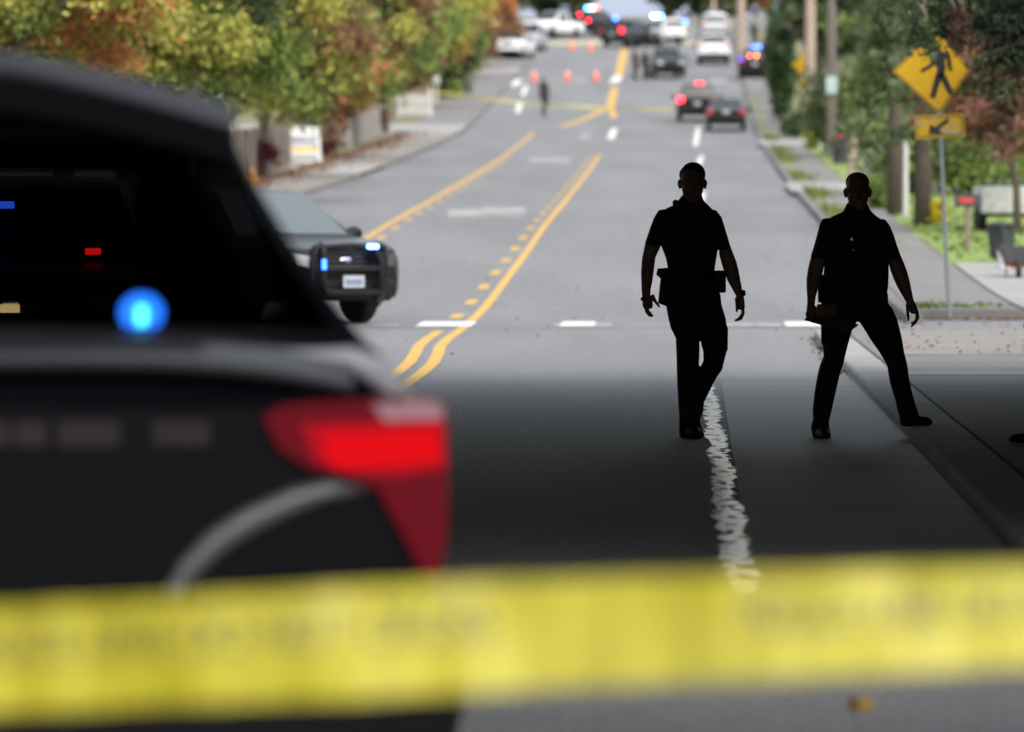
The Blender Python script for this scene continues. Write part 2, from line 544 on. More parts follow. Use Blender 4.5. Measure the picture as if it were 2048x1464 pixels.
# left pavement
for a, b in ((96, 177), (191, 246), (264, 338), (346, 420)):
    slab('kerb', -10.6, -10.4, a, b, .13, M['kerb'])
    slab('pavement', -13.0, -10.61, a, b, .125, M['brown_path'] if a < 250 else M['concrete'])
slab('pavement', -13.0, -10.4, -20, 62, .14, M['concrete'])
for a, b in ((177, 191), (246, 264), (338, 346)):
    strip('driveway', -30, -10.4, a, b, .116, M['pale_concrete'])

# ------------------------------------------------------------------ road markings
def line(name, pts, w, m, lift=.006, step=1.0, jag=0, seed=1, wob=0.0):
    """painted line through (u, d) points"""
    rnd = random.Random(seed)
    us = [p[0] for p in pts]; dd = [p[1] for p in pts]
    n = max(2, int((dd[-1] - dd[0]) / step))
    vs, fs = [], []
    for i in range(n + 1):
        d = dd[0] + (dd[-1] - dd[0]) * i / n
        u = float(np.interp(d, dd, us))
        a, b = w / 2 + rnd.uniform(-jag, jag) * rnd.random(), w / 2 + rnd.uniform(-jag, jag) * rnd.random()
        if wob:
            for sp, am in ((1.3, 1.0), (.45, .9), (.16, .8)):
                q = d / sp; k = int(q); f = q - k
                r0 = [math.sin((k + e) * 127.1 + sp * 311.7) * 43758.5453 % 1 - .5 for e in (0, 1)]
                r1 = [math.sin((k + e) * 269.5 + sp * 183.3) * 43758.5453 % 1 - .5 for e in (0, 1)]
                a += wob * 1.7 * am * (r0[0] * (1 - f) + r0[1] * f); b += wob * 1.7 * am * (r1[0] * (1 - f) + r1[1] * f)
        vs += [(RX(u - a, d), d, Z(d) + lift), (RX(u + b, d), d, Z(d) + lift)]
        if i: fs.append((2*i-2, 2*i-1, 2*i+1, 2*i))
    return tag(mesh_obj(name, vs, fs, m), kind='structure')

line('edge_line', [(.19, 22.3), (.105, 51.5)], .115, M['gloss_line'], .008, step=.035, jag=.022, seed=5, wob=.022)
# right yellow line and its partner
RY = [(-2.45, -20), (-2.48, 46), (-2.49, 49.4), (-2.52, 53), (-2.57, 56), (-2.68, 59.5), (-2.81, 63), (-2.88, 66.5), (-2.89, 70), (-2.93, 75), (-3.05, 90), (-3.2, 118), (-3.4, 165), (-3.55, 214)]
LYn = [(a - .24, b) for a, b in RY[:9]]
LY = [(-6.3, 84), (-6.6, 116), (-6.9, 160), (-7.2, 254)]
line('centre_line', RY, .13, M['yellow_paint'])
line('centre_line', LYn, .13, M['yellow_paint'])
line('turn_lane_line', LY, .15, M['yellow_paint'])
for k in range(22):
    d = 76 + k * 6.3
    u = float(np.interp(d, [p[1] for p in RY], [p[0] for p in RY])) - .27
    line('lane_dash', [(u, d), (u, d + 2.0)], .16, M['yellow_paint'], step=.5)
    if d > 90:
        u = float(np.interp(d, [p[1] for p in LY], [p[0] for p in LY])) + .27
        line('lane_dash', [(u, d), (u, d + 2.0)], .16, M['yellow_paint'], step=.5)

def quad(name, pix, m, lift=.007):
    ps = [G(*p, lift) for p in pix]
    return tag(mesh_obj(name, ps, [tuple(range(len(ps)))], m), kind='structure')
def pline(name, pix, w, m, lift=.007):
    pts = [G(*p) for p in pix]
    return line(name, [(p.x - SL * p.y, p.y) for p in reversed(pts)] if pts[0].y > pts[-1].y else [(p.x - SL * p.y, p.y) for p in pts], w, m, lift)
M['pale_verge'] = mat('pale_dry_verge', (.26, .25, .17), .9)
quad('verge', [(1046, 93), (1216, 91), (1214, 80), (1056, 82)], M['pale_verge'], .012); quad('verge', [(1352, 92), (1408, 92), (1404, 80), (1352, 80)], M['pale_verge'], .012)
# merge of the turn lane far up the road
pline('centre_line', [(1228, 236), (1221, 212)], .30, M['yellow_paint'])
pline('centre_line', [(1221, 212), (1229, 176)], .42, M['yellow_paint'])
pline('centre_line', [(1237, 152), (1249, 98)], .50, M['yellow_paint'])
pline('turn_lane_line', [(1122, 254), (1170, 238), (1218, 214)], .34, M['yellow_paint'])
# crosswalk remains
dc = 73.2
strip('crosswalk_line', -9.8, 2.7, 71.6, 71.8, .007, M['faint_paint'], step=1)
for x0, x1, m in ((700, 800, 'faint_paint'), (838, 948, 'white_paint'), (1110, 1225, 'faint_paint'), (1122, 1190, 'white_paint'), (1570, 1640, 'white_paint'), (1450, 1560, 'faint_paint')):
    a, b = W(x0, 650, dc).x - SL * dc, W(x1, 650, dc).x - SL * dc
    strip('crosswalk_bar', a, b, dc - 1.1, dc + 1.1 if m == 'white_paint' else dc + .2, .0085 if m == 'white_paint' else .0075, M[m], step=.5)
# worn arrows and bars up the hill
for x0, x1, y0, y1 in ((895, 960, 419, 434), (962, 1050, 415, 427), (900, 1048, 430, 433), (1055, 1140, 317, 325), (1160, 1180, 268, 278), (1150, 1172, 158, 164), (1420, 1455, 158, 166), (1640, 1650, 530, 540)):
    quad('worn_arrow', [(x0, y1), (x1, y1), (x1 + 2, y0), (x0 + 2, y0)], M['faint_paint'], .0065)
for x0, x1, y0, y1 in ((1214, 1236, 258, 278), (1386, 1402, 255, 292), (1392, 1408, 312, 332), (1396, 1412, 385, 410), (1030, 1046, 205, 226), (1042, 1056, 172, 192), (1018, 1046, 160, 172), (1217, 1248, 152, 166)):
    quad('lane_dash', [(x0, y1), (x0 + (x1-x0)*.6, y1), (x1, y0), (x0 + (x1-x0)*.4, y0)], M['white_paint'])

# ------------------------------------------------------------------ overpass bridges
def bridge(label, d0, d1, u0, u1, zb):
    root = empty('overpass_bridge', (0, (d0 + d1) / 2, 0))
    tag(root, label, 'bridge')
    cy = 0.0
    Ld = d1 - d0
    MB().box((0, cy, zb + .95), (70, Ld, .5)).build('deck', M['bridge'], root)
    for y in (-Ld/2 + .2, Ld/2 - .2):
        MB().box((0, y, zb + 1.75), (70, .3, 1.1), .03).build('parapet', M['bridge'], root)
    k = int(Ld / 2.4)
    for i in range(k):
        y = -Ld/2 + .7 + (Ld - 1.4) * i / max(1, k - 1)
        MB().box((0, y, zb + .35), (34, .45, .698), .02).build('girder', M['bridge'], root)
    dm = (d0 + d1) / 2
    for u, s in ((u0, -1), (u1, 1)):
        m = MB()
        vs = []
        for uu in (u, u + s * .8):
            for d in (d0, d1):
                for z in (-.3, zb):
                    vs.append(Vector((RX(uu, d), d - dm, z)))
        m.add(vs, [(0, 1, 3, 2), (4, 6, 7, 5), (0, 4, 5, 1), (2, 3, 7, 6), (1, 5, 7, 3), (0, 2, 6, 4)])
        m.build('abutment', M['bridge'], root)
    return root
bridge('wide concrete overpass casting the dark band over the two silhouetted officers', 18.8, 47.8, -13.4, 4.4, 4.2)
bridge('unseen narrow overpass deck added to shade the rear glass and foreground road', 7.6, 13.4, -13.4, 4.4, 4.7)  # added deck out of view: shades rear glass and road, sets the tape's light
def embankment(d0, d1, s):
    u = 5.3 if s > 0 else -14.3
    vs = []
    for d in (d0, d1):
        for (uu, z) in ((u, -.3), (u, 4.6), (u + s*20, 4.6), (u + s*32, -.3)):
            vs.append((RX(uu, d), d, z))
    tag(mesh_obj('embankment', vs, [(0,1,2,3), (4,7,6,5), (0,4,5,1), (1,5,6,2), (2,6,7,3)], M['earth']), kind='structure')
for a, b in ((18.9, 47.7), (7.7, 13.3)):  # second pair flanks the added near deck
    embankment(a, b, 1); embankment(a, b, -1)

# distant hills
def hills():
    rnd = random.Random(4)
    vs, fs = [], []
    n = 60
    for i in range(n + 1):
        x = -2500 + 5000 * i / n
        h = 290 + 45 * math.sin(i * .35) + 25 * math.sin(i * .9 + 1) + rnd.uniform(-6, 6)
        vs += [(x, 3600, -10), (x, 4000, h * .6), (x, 4400, h), (x, 5200, -10)]
        if i:
            a = 4 * (i - 1)
            fs += [(a + k, a + 4 + k, a + 5 + k, a + 1 + k) for k in range(3)]
    tag(mesh_obj('hills', vs, fs, M['hill'], smooth=True), kind='structure')
hills()

# ================================================================== VEGETATION
def leaves_mesh(name, centres, sizes, cols, m, parent, seed=0, droop=0.0, aspect=.6):
    """one mesh of small leaf quads: centres (n,3), sizes (n), cols (n,3)"""
    rs = np.random.RandomState(seed)
    n = len(centres)
    a = rs.normal(size=(n, 3)); a[:, 2] -= droop
    a /= np.linalg.norm(a, axis=1)[:, None]
    b = rs.normal(size=(n, 3))
    b -= a * np.sum(a * b, axis=1)[:, None]
    b /= np.linalg.norm(b, axis=1)[:, None]
    a *= sizes[:, None]; b *= sizes[:, None] * aspect
    c = np.asarray(centres)
    v = np.stack([c - a, c + b * .9 - a * .1, c + a, c - b * .9 + a * .1], axis=1).reshape(-1, 3)
    me = bpy.data.meshes.new(name)
    me.vertices.add(4 * n); me.vertices.foreach_set("co", v.ravel())
    me.loops.add(4 * n); me.loops.foreach_set("vertex_index", np.arange(4 * n, dtype=np.int32))
    me.polygons.add(n)
    me.polygons.foreach_set("loop_start", np.arange(0, 4 * n, 4, dtype=np.int32))
    me.polygons.foreach_set("loop_total", np.full(n, 4, dtype=np.int32))
    at = me.color_attributes.new("leaf_colour", 'FLOAT_COLOR', 'POINT')
    cc = np.ones((n, 4)); cc[:, :3] = cols
    at.data.foreach_set("color", np.repeat(cc, 4, axis=0).astype(np.float32).ravel())
    me.update(calc_edges=True)
    me.materials.append(m)
    o = bpy.data.objects.new(name, me)
    COL.objects.link(o)
    if parent: o.parent = parent
    return o

GREEN = [(.20, .27, .075), (.15, .22, .06), (.26, .31, .08)]
YGREEN = [(.38, .39, .085), (.32, .34, .075), (.43, .39, .10)]
ORANGE = [(.50, .20, .075), (.52, .27, .08), (.43, .16, .075)]
REDB = [(.25, .125, .075), (.29, .16, .085), (.21, .12, .065)]
DARK = [(.030, .045, .020), (.022, .035, .016), (.045, .06, .025)]
MIDG = [(.11, .145, .065), (.135, .175, .075), (.085, .12, .055)]
PLUM = [(.10, .012, .025), (.07, .012, .02), (.13, .02, .03)]
PINK = [(.30, .15, .12), (.23, .10, .08), (.35, .19, .15), (.16, .11, .06)]

def crown(root, c, rad, palettes, n, size, seed, m='leaf', clumps=60, spread=.16, droop=0.0, low=None, name='crown', aspect=.6):
    """leaf clumps through an uneven ellipsoid; palettes = [(weight, colours)]; low = palette for the underside"""
    rs = np.random.RandomState(seed)
    rad = np.array(rad)
    dirs = rs.normal(size=(clumps, 3)); dirs /= np.linalg.norm(dirs, axis=1)[:, None]
    rr = rs.uniform(.25, 1.0, clumps) ** .5
    cc = dirs * rr[:, None] * rad * rs.uniform(.8, 1.12, clumps)[:, None]
    w = np.array([p[0] for p in palettes], float); w /= w.sum()
    pick = rs.choice(len(palettes), clumps, p=w)
    idx = rs.randint(0, clumps, n)
    loc = cc[idx] + rs.normal(size=(n, 3)) * rad * spread
    cols = np.zeros((n, 3))
    for i in range(clumps):
        sel = idx == i
        pal = palettes[pick[i]][1]
        if low is not None and cc[i, 2] < -.62 * rad[2] and rs.rand() < .8: pal = low
        base = np.array(pal)[rs.randint(0, len(pal), sel.sum())]
        cols[sel] = base * rs.uniform(.75, 1.25, (sel.sum(), 1))
    sz = size * rs.uniform(.6, 1.4, n)
    return leaves_mesh(name, loc + np.array(c), sz, cols, M[m], root, seed + 7, droop, aspect)

def trunk(root, pts, rads, limbs=(), m='bark', name='trunk'):
    b = MB()
    b.tube(pts, rads, 9)
    for lp, lr in limbs: b.tube(lp, lr, 6)
    return b.build(name, M[m], root, smooth=True)

def broad_tree(label, base, h, crown_z, rad, pals, n, size, seed, low=None, tr=.2, group=None, off=(0, 0), name='maple_tree', clumps=85):
    rnd = random.Random(seed)
    root = empty(name, base)
    tag(root, label, 'tree', group)
    ox, oy = off
    pts = [(0, 0, -.2), (ox*.1, oy*.1, crown_z * .35), (ox*.3 + rnd.uniform(-.2, .2), oy*.3, crown_z * .7), (ox*.8, oy*.8, crown_z + rad[2]*.4)]
    limbs = []
    for k in range(9):
        a = rnd.uniform(0, 6.28); z0 = crown_z * rnd.uniform(.55, .9)
        p0 = Vector((ox*.4, oy*.4, z0))
        p2 = Vector((ox + math.cos(a)*rad[0]*.8, oy + math.sin(a)*rad[1]*.8, crown_z + rnd.uniform(-.4, .5)*rad[2]))
        p1 = (p0 + p2) / 2 + Vector((0, 0, rnd.uniform(.1, .5)))
        limbs.append(([p0, p1, p2], [tr*.42, tr*.26, tr*.08]))
    trunk(root, pts, [tr*1.25, tr, tr*.8, tr*.15], limbs)
    crown(root, (ox, oy, crown_z), rad, pals, n, size, seed, low=low, clumps=clumps, spread=.115)
    return root

def at_g(px, py, lift=.12):
    return G(px, py, lift)

LG = 'autumn street trees along the left pavement'
def left_tree(label, px, py, rx, rz, d, pals, n, size, seed, low=None, tr=.2, u=-13.3):
    k = F / d
    c = W(px, py, d)
    bx = RX(u, d); bz = Z(d) + .1
    return broad_tree(label, (bx, d, bz), 8, c.z - bz, (rx / k, rx / k * .9, rz / k), pals, n, size, seed, low, tr, LG, (c.x - bx, 0))

OGOLD = [(.30, .18, .06), (.26, .20, .06), (.36, .18, .055), (.22, .20, .06)]
left_tree('yellow green maple with a fringe of orange leaves above the black vehicle roof', 110, -40, 300, 185, 98, [(6, YGREEN), (2.5, GREEN), (1.3, ORANGE)], 34000, .065, 11, low=ORANGE, tr=.17)
left_tree('green maple filling the gap behind the orange fringed one', 420, -20, 250, 205, 118, [(5, GREEN), (3.5, YGREEN), (.8, ORANGE), (.4, DARK)], 30000, .075, 12, tr=.2)
left_tree('tall yellowish green maple left of the real estate board', 590, 0, 200, 225, 145, [(5, GREEN), (3, YGREEN), (.8, REDB), (.4, DARK)], 28000, .085, 13, tr=.2)
left_tree('orange and gold maple hanging low over the grey fence and real estate board', 640, 148, 130, 80, 172, [(2.5, ORANGE), (5, OGOLD), (2, YGREEN), (2, GREEN), (1, REDB)], 20000, .08, 14, tr=.2)
left_tree('green maple standing behind the grey fence', 745, 10, 150, 160, 200, [(4, GREEN), (2.5, REDB), (1, YGREEN), (.5, DARK)], 18000, .10, 15, tr=.22, u=-14.5)
left_tree('red brown maple with a bare grey trunk beside the black lamp post', 765, 120, 115, 62, 250, [(3, REDB), (2, [(.17, .11, .05), (.14, .10, .045)]), (.8, GREEN), (1, DARK)], 12000, .11, 16, tr=.24, u=-13.9)
left_tree('bright yellow green maple over the white picket fence', 865, 30, 100, 110, 285, [(5, YGREEN), (2, GREEN), (1, ORANGE)], 12000, .13, 17, tr=.22, u=-14.6)
left_tree('dark red maple nearest the white parked vehicles', 955, 15, 75, 105, 345, [(5, REDB), (1, ORANGE), (1, GREEN)], 9000, .15, 18, tr=.22, u=-14.2)
BG = 'taller trees behind the street maples'
for lab, px, py, rx, rz, d, sd in (('tall green tree behind the maples, filling the view over the black vehicle roof', 250, 60, 330, 190, 165, 21),
                                   ('tall olive green tree behind the grey fence and its maples', 600, 80, 260, 150, 225, 22),
                                   ('tall dark green tree behind the picket fence and its maples', 820, 90, 150, 100, 330, 23)):
    k = F / d; c = W(px, py, d); bz = Z(d)
    broad_tree(lab, (c.x, d, bz), 9, c.z - bz, (rx / k, 2.5, rz / k), [(3, GREEN), (2, DARK), (1, YGREEN), (.6, REDB)], 8000, .24, sd, tr=.25, group=BG)

def shrub(label, base, rad, pals, n, size, seed, m='leaf', name='shrub', group=None, clumps=26):
    root = empty(name, base)
    tag(root, label, 'shrub', group)
    rnd = random.Random(seed)
    b = MB()
    for k in range(5):
        a = k * 1.26
        b.tube([(0, 0, -.05), (math.cos(a)*rad[0]*.3, math.sin(a)*rad[1]*.3, rad[2]*.9), (math.cos(a)*rad[0]*.6, math.sin(a)*rad[1]*.6, rad[2]*1.5)], [.03, .02, .008], 5)
    b.build('stem', M['bark'], root)
    crown(root, (0, 0, rad[2] * 1.02), rad, pals, n, size, seed, m, clumps=clumps, spread=.2, name='foliage')
    return root

def base_uv(u, d, lift=.1):
    return (RX(u, d), d, Z(d) + lift)

p = W(497, 290, 172)
shrub('dark plum coloured shrub at the left end of the grey fence', (p.x, 172, Z(172) + .1), (.75, .7, .75), [(1, PLUM)], 2600, .07, 31)
p = W(725, 260, 246)
shrub('dark red rounded shrub behind the far end of the grey fence', (p.x, 246, Z(246) + .1), (1.1, .8, .9), [(1, PLUM)], 2600, .09, 32)
p = W(620, 240, 205)
shrub('dark red shrub showing above the middle of the grey fence', (p.x, 207, Z(207) + .1), (1.2, .8, .9), [(1, PLUM), (.4, REDB)], 2400, .09, 33)
p = W(905, 150, 300)
shrub('dense dark green bush at the end of the white picket fence', (p.x, 300, Z(300) + .1), (1.3, 1.2, 1.9), [(3, DARK), (1, GREEN)], 4000, .12, 34)
p = W(845, 150, 320)
shrub('dark evergreen bush behind the white picket fence', (p.x - 1, 322, Z(322) + .1), (2.3, 1.5, 1.8), [(3, DARK), (1, MIDG)], 4500, .14, 35)

# tree wall beyond the crossroads
FARG = 'dark trees beyond the crossroads'
k = 0
rnd = random.Random(9)
for px, d, h, pal, lab in ((905, 500, 10, DARK, 'dark far tree behind the white parked vehicles, leftmost of the far row'),
                      (1000, 490, 9, MIDG, 'mid green far tree behind the silver parked vehicle'),
                      (1080, 498, 9, DARK, 'dark far tree behind the white pickup with headlights on'),
                      (1145, 492, 8, MIDG, 'olive green far tree just left of the gap with the blue hills'),
                      (1335, 494, 9, DARK, 'dark far tree just right of the gap with the blue hills'),
                      (1400, 500, 10, DARK, 'dark far tree behind the utility pole with a crossarm'),
                      (1470, 488, 9, MIDG, 'olive far tree behind the white van'),
                      (1540, 492, 10, ORANGE + MIDG, 'orange tinged far tree behind the clipped column hedge')):
    p = W(px, 100, d)
    broad_tree(lab, (p.x, d, Z(d)), h, h * .5, (3.4 if px not in (1145, 1335) else 2.3, 2.4, h * .45), [(3, pal), (1, MIDG)], 3800, .34, 50 + k, tr=.25, group=FARG, name='far_tree')
    k += 1

# clipped column hedge on the right
HG = 'columns of the tall clipped hedge'
for k, (u, d) in enumerate(((4.15, 268), (4.25, 280), (4.3, 292), (4.3, 304))):
    root = empty('column_hedge', base_uv(u, d))
    tag(root, ['dark green column hedge, the nearest of the four in line', 'dark green column hedge standing second in the line of four',
               'dark green column hedge standing third in the line of four', 'dark green column hedge, the farthest of the four in line'][k], 'hedge', HG)
    trunk(root, [(0, 0, 0), (0, 0, 2), (0, 0, 4.5)], [.1, .08, .02])
    crown(root, (0, 0, 2.35), (.62, .9, 2.3), [(3, [(.035, .07, .022), (.028, .055, .018)]), (1, [(.06, .10, .03)])], 5000, .10, 70 + k, 'needle', clumps=80, spread=.14, name='foliage')

def conifer(label, base, z0, z1, r, n, size, seed, pals, tr=.2, group=None, trunk_m='bark', lean=0.0):
    rnd = random.Random(seed); rs = np.random.RandomState(seed)
    root = empty('conifer_tree', base)
    tag(root, label, 'tree', group)
    b = MB()
    b.tube([(0, 0, -.2), (lean*.3, 0, z0), (lean, 0, z1)], [tr * 1.15, tr, tr * .2], 10)
    cen, cols = [], []
    nb = 44
    per = n // nb
    for k in range(nb):
        z = z0 + (z1 - z0) * (k + rnd.random()) / nb
        f = 1 - .75 * (z - z0) / (z1 - z0)
        a = rnd.uniform(0, 6.28)
        L = r * f * rnd.uniform(.65, 1.1)
        tip = Vector((math.cos(a) * L, math.sin(a) * L, z - L * rnd.uniform(.15, .45)))
        b.tube([(0, 0, z), tip * .5 + Vector((0, 0, z * .5 + .08 * L)), tip], [.04, .025, .008], 5)
        pal = pals[rnd.randrange(len(pals))]
        t = rs.uniform(.15, 1.05, per)
        pts = np.outer(1 - t, [0, 0, z]) + np.outer(t, tip) + rs.normal(size=(per, 3)) * np.array([.18, .18, .14]) * (r / 2.2)
        pts[:, 2] -= rs.uniform(0, .35, per) * (r / 2.2)
        cen.append(pts)
        cols.append(np.array(pal)[rs.randint(0, len(pal), per)] * rs.uniform(.7, 1.3, (per, 1)))
    b.build('trunk', M[trunk_m], root, smooth=True)
    cen = np.concatenate(cen); cols = np.concatenate(cols)
    leaves_mesh('foliage', cen, size * rs.uniform(.6, 1.4, len(cen)), cols, M['needle'], root, seed, droop=.8, aspect=.3)
    return root

CG = 'conifers along the right pavement'
def right_base(px, py, lift=.1):
    g = G(px, py); return (g.x, g.y, g.z + lift)
conifer('grey brown conifer trunk right beside the thin white post', right_base(1790, 440), 2.75, 9, .95, 7000, .12, 81, [MIDG, [(.08, .12, .04), (.11, .15, .05)]], tr=.16, group=CG)
conifer('dark furrowed conifer trunk behind the pedestrian sign post', right_base(1845, 462), 2.2, 9, 1.1, 8000, .11, 82, [MIDG, [(.09, .13, .05)], DARK], tr=.165, group=CG)
conifer('bushy conifer left of the pedestrian sign with foliage reaching low', right_base(1785, 330), 2.2, 9, 1.7, 9000, .15, 83, [MIDG, MIDG, [(.10, .14, .05)]], tr=.2, group=CG)
conifer('dark conifer with black green boughs above the row of wooden poles', right_base(1635, 262), 4.2, 8.5, 2.4, 14000, .17, 84, [DARK, DARK, MIDG], tr=.2, group=CG)

for lab, px, d, r_, sd in (('soft green conifer far behind the grey weathered pole', 1735, 255, 2.5, 86), ('dark green conifer behind the gap between the tan and grey poles', 1668, 330, 2.6, 89), ('broad green conifer behind the red ornamental maple', 1900, 200, 2.6, 87), ('dark green conifer behind the pedestrian sign, right of the soft green one', 1830, 235, 2.6, 88)):
    p = W(px, 300, d); conifer(lab, (p.x, d, Z(d)), 1.0, 13, r_, 8000, .17, sd, [MIDG, [(.09, .12, .05), (.07, .11, .04)], GREEN], tr=.2, group=CG)
# near conifer: trunk out of the frame to the right, boughs hang into the top right corner
def hanging_conifer():
    base = (RX(7.6, 74.6), 74.6, .1)
    root = empty('overhanging_conifer', base)
    tag(root, 'dark conifer whose boughs hang in front of the pedestrian sign', 'tree')
    rs = np.random.RandomState(5)
    b = MB()
    b.tube([(0, 0, -.2), (.05, 0, 3), (0, .1, 7), (0, 0, 11)], [.3, .25, .18, .04], 12)
    cen, cols, szs = [], [], []
    bx = Vector(base)
    def bough(tip_px, tip_py, z0, n, pal, sp=.13, dd=73.6, sz=.06, start=None):
        tip = W(tip_px, tip_py, dd) - bx
        st = Vector((0, 0, z0)) if start is None else W(start[0], start[1], dd) - bx
        mid = (st + tip) / 2 + Vector((0, 0, .18))
        b.tube([st, mid, tip], [.045, .025, .006], 6)
        n = int(n * 2.4)
        t = rs.uniform(.45, 1.0, n)
        pts = np.outer((1-t)**2, st) + np.outer(2*t*(1-t), mid) + np.outer(t*t, tip)
        pts = pts + rs.normal(size=(n, 3)) * np.array([sp, sp * 1.3, sp * .8])
        pts[:, 2] -= np.abs(rs.normal(size=n)) * sp * 1.1
        cen.append(pts); szs.append(np.full(n, sz))
        cols.append(np.array(pal)[rs.randint(0, len(pal), n)] * rs.uniform(.7, 1.35, (n, 1)))
    DK = [(.014, .021, .011), (.02, .03, .014), (.011, .017, .009)]
    MD = [(.05, .075, .03), (.065, .09, .035), (.035, .055, .025)]
    bough(1812, 45, 4.7, 700, MD); bough(1826, 58, 4.6, 600, DK, .09)
    bough(1862, 106, 4.9, 110, MD, .045, 73.2, .05, (1840, 10)); bough(1835, 12, 5.0, 600, DK)
    bough(1960, 115, 4.4, 700, DK, .12); bough(1985, 60, 4.6, 900, DK, .16); bough(2030, 95, 4.4, 900, DK, .16)
    bough(1952, 150, 4.3, 150, MD, .05, 73.4, .05); bough(1990, 170, 4.1, 260, MD, .08); bough(1950, 20, 5, 900, DK, .2)
    bough(2040, 30, 4.9, 900, DK, .2); bough(1975, 5, 4.9, 900, DK, .16); bough(2020, 60, 4.7, 900, DK, .18); bough(1780, 15, 5.1, 500, MD, .14); bough(1940, 118, 4.3, 70, MD, .04, 73.2, .05)
    RB = [(.085, .045, .03), (.06, .035, .025)]
    bough(1918, 92, 5.0, 260, RB, .045, 73.4, .05, (1895, -15)); bough(1938, 80, 4.8, 160, RB, .04, 73.4, .05, (1910, -10))
    b.build('trunk', M['bark'], root, smooth=True)
    cen = np.concatenate(cen); cols = np.concatenate(cols); szs = np.concatenate(szs)
    leaves_mesh('foliage', cen, szs * rs.uniform(.6, 1.5, len(cen)), cols, M['needle'], root, 3, droop=.9, aspect=.28)
hanging_conifer()

broad_tree('pinkish red ornamental maple right of the pedestrian sign', right_base(2036, 478), 5, 2.85, (1.6, 1.3, 1.2),
           [(6, PINK), (2, REDB), (.7, MIDG), (.6, DARK)], 15000, .06, 91, tr=.075, off=(-.35, 0), name='ornamental_maple')
shrub('rounded clipped green bush beside the tall hedge', right_base(1587, 282), (.55, .55, .5), [(1, [(.045, .09, .025), (.07, .12, .035)])], 2600, .05, 92)
shrub('yellow flowering bush at the foot of the tan pole', right_base(1630, 305), (.5, .5, .6), [(2, [(.32, .30, .06)]), (1, YGREEN)], 1800, .06, 93)
shrub('bright yellow bush between the dark conifer trunk and sign post', right_base(1871, 462), (.27, .25, .28), [(1, [(.55, .44, .02), (.45, .38, .03)])], 1500, .035, 94)
shrub('leafy green bush behind the right officer\'s head', right_base(1757, 428), (.42, .4, .42), [(1, GREEN), (1, [(.11, .17, .04)])], 2600, .055, 95)
shrub('green mixed bushes behind the red maple', right_base(1985, 400), (2.6, 1, 1.2), [(1, MIDG), (1, GREEN)], 4000, .1, 96)
shrub('tall green backing shrub between the brown posts', right_base(1720, 318), (2.0, 1.2, 1.6), [(2, MIDG), (1, GREEN)], 4200, .11, 97)
shrub('tall dark shrub behind the pair of conifer trunks', right_base(1830, 395), (1.9, 1.2, 1.4), [(1, MIDG), (1, DARK)], 4200, .09, 98)

# grass tufts and fallen leaves: nobody could count them
def scatter(name, n, fn, size, pal, seed, droop=0, m='leaf', flat=True):
    rs = np.random.RandomState(seed)
    pts = np.array([fn(rs) for _ in range(n)])
    cols = np.array(pal)[rs.randint(0, len(pal), n)] * rs.uniform(.6, 1.4, (n, 1))
    o = leaves_mesh(name, pts, size * rs.uniform(.5, 1.5, n), cols, M[m], None, seed, droop)
    return tag(o, kind='stuff')
def gpt(u, d, z=0.0): return (RX(u, d), d, Z(d) + z)
BRL = [(.15, .10, .07), (.20, .13, .08), (.13, .09, .065), (.24, .16, .08)]
scatter('fallen_leaves', 3000, lambda rs: gpt(-13.0 + abs(rs.normal()) * .6, rs.uniform(100, 250), .14), .06, [(.17, .075, .035), (.20, .10, .05), (.13, .065, .04)], 1)
scatter('fallen_leaves', 520, lambda rs: gpt(rs.uniform(2.6, 8.5), 75.5 + rs.normal() * .35, .02), .032, BRL, 2)
scatter('fallen_leaves', 70, lambda rs: gpt(rs.uniform(1.9, 6.5), rs.uniform(67.5, 75), .02), .03, BRL, 22)
scatter('fallen_leaves', 110, lambda rs: gpt(rs.uniform(1.8, 4.3), rs.uniform(56, 67), .094), .025, BRL, 3)
scatter('fallen_leaves', 260, lambda rs: gpt(rs.uniform(-10, 2.8), rs.uniform(58, 130), .01), .022, BRL, 4)
scatter('grass_tufts', 3200, lambda rs: gpt(2.95 + abs(rs.normal()) * .35, rs.choice([112, 128, 150, 172, 200, 215, 240]) + rs.normal() * 3.5, .14 + abs(rs.normal()) * .03), .05, [(.12, .17, .04), (.18, .19, .06), (.10, .14, .03)], 5)
scatter('lawn_grass', 3000, lambda rs: gpt(rs.uniform(4.5, 12), rs.uniform(98, 150), .14 + abs(rs.normal()) * .03), .06, [(.11, .18, .03), (.16, .23, .05)], 6)
scatter('grass_tufts', 200, lambda rs: gpt(3.0 + abs(rs.normal()) * .5, 76.2 + abs(rs.normal()) * .8, .14 + abs(rs.normal()) * .02), .035, [(.09, .15, .03), (.13, .18, .04)], 7)
scatter('fallen_leaves', 5, lambda rs: (W(1740, 1420, 17).x + rs.normal() * .03, 17.1 + rs.normal() * .05, .02), .035, [(.40, .26, .05)], 9)
scatter('kerb_litter', 130, lambda rs: gpt(1.37 + rs.normal() * .05, rs.uniform(52, 67), .012), .03, [(.07, .05, .035), (.06, .07, .03)], 8)

# ================================================================== VEHICLES
def interp(pts, y):
    return float(np.interp(y, [p[0] for p in pts], [p[1] for p in pts]))

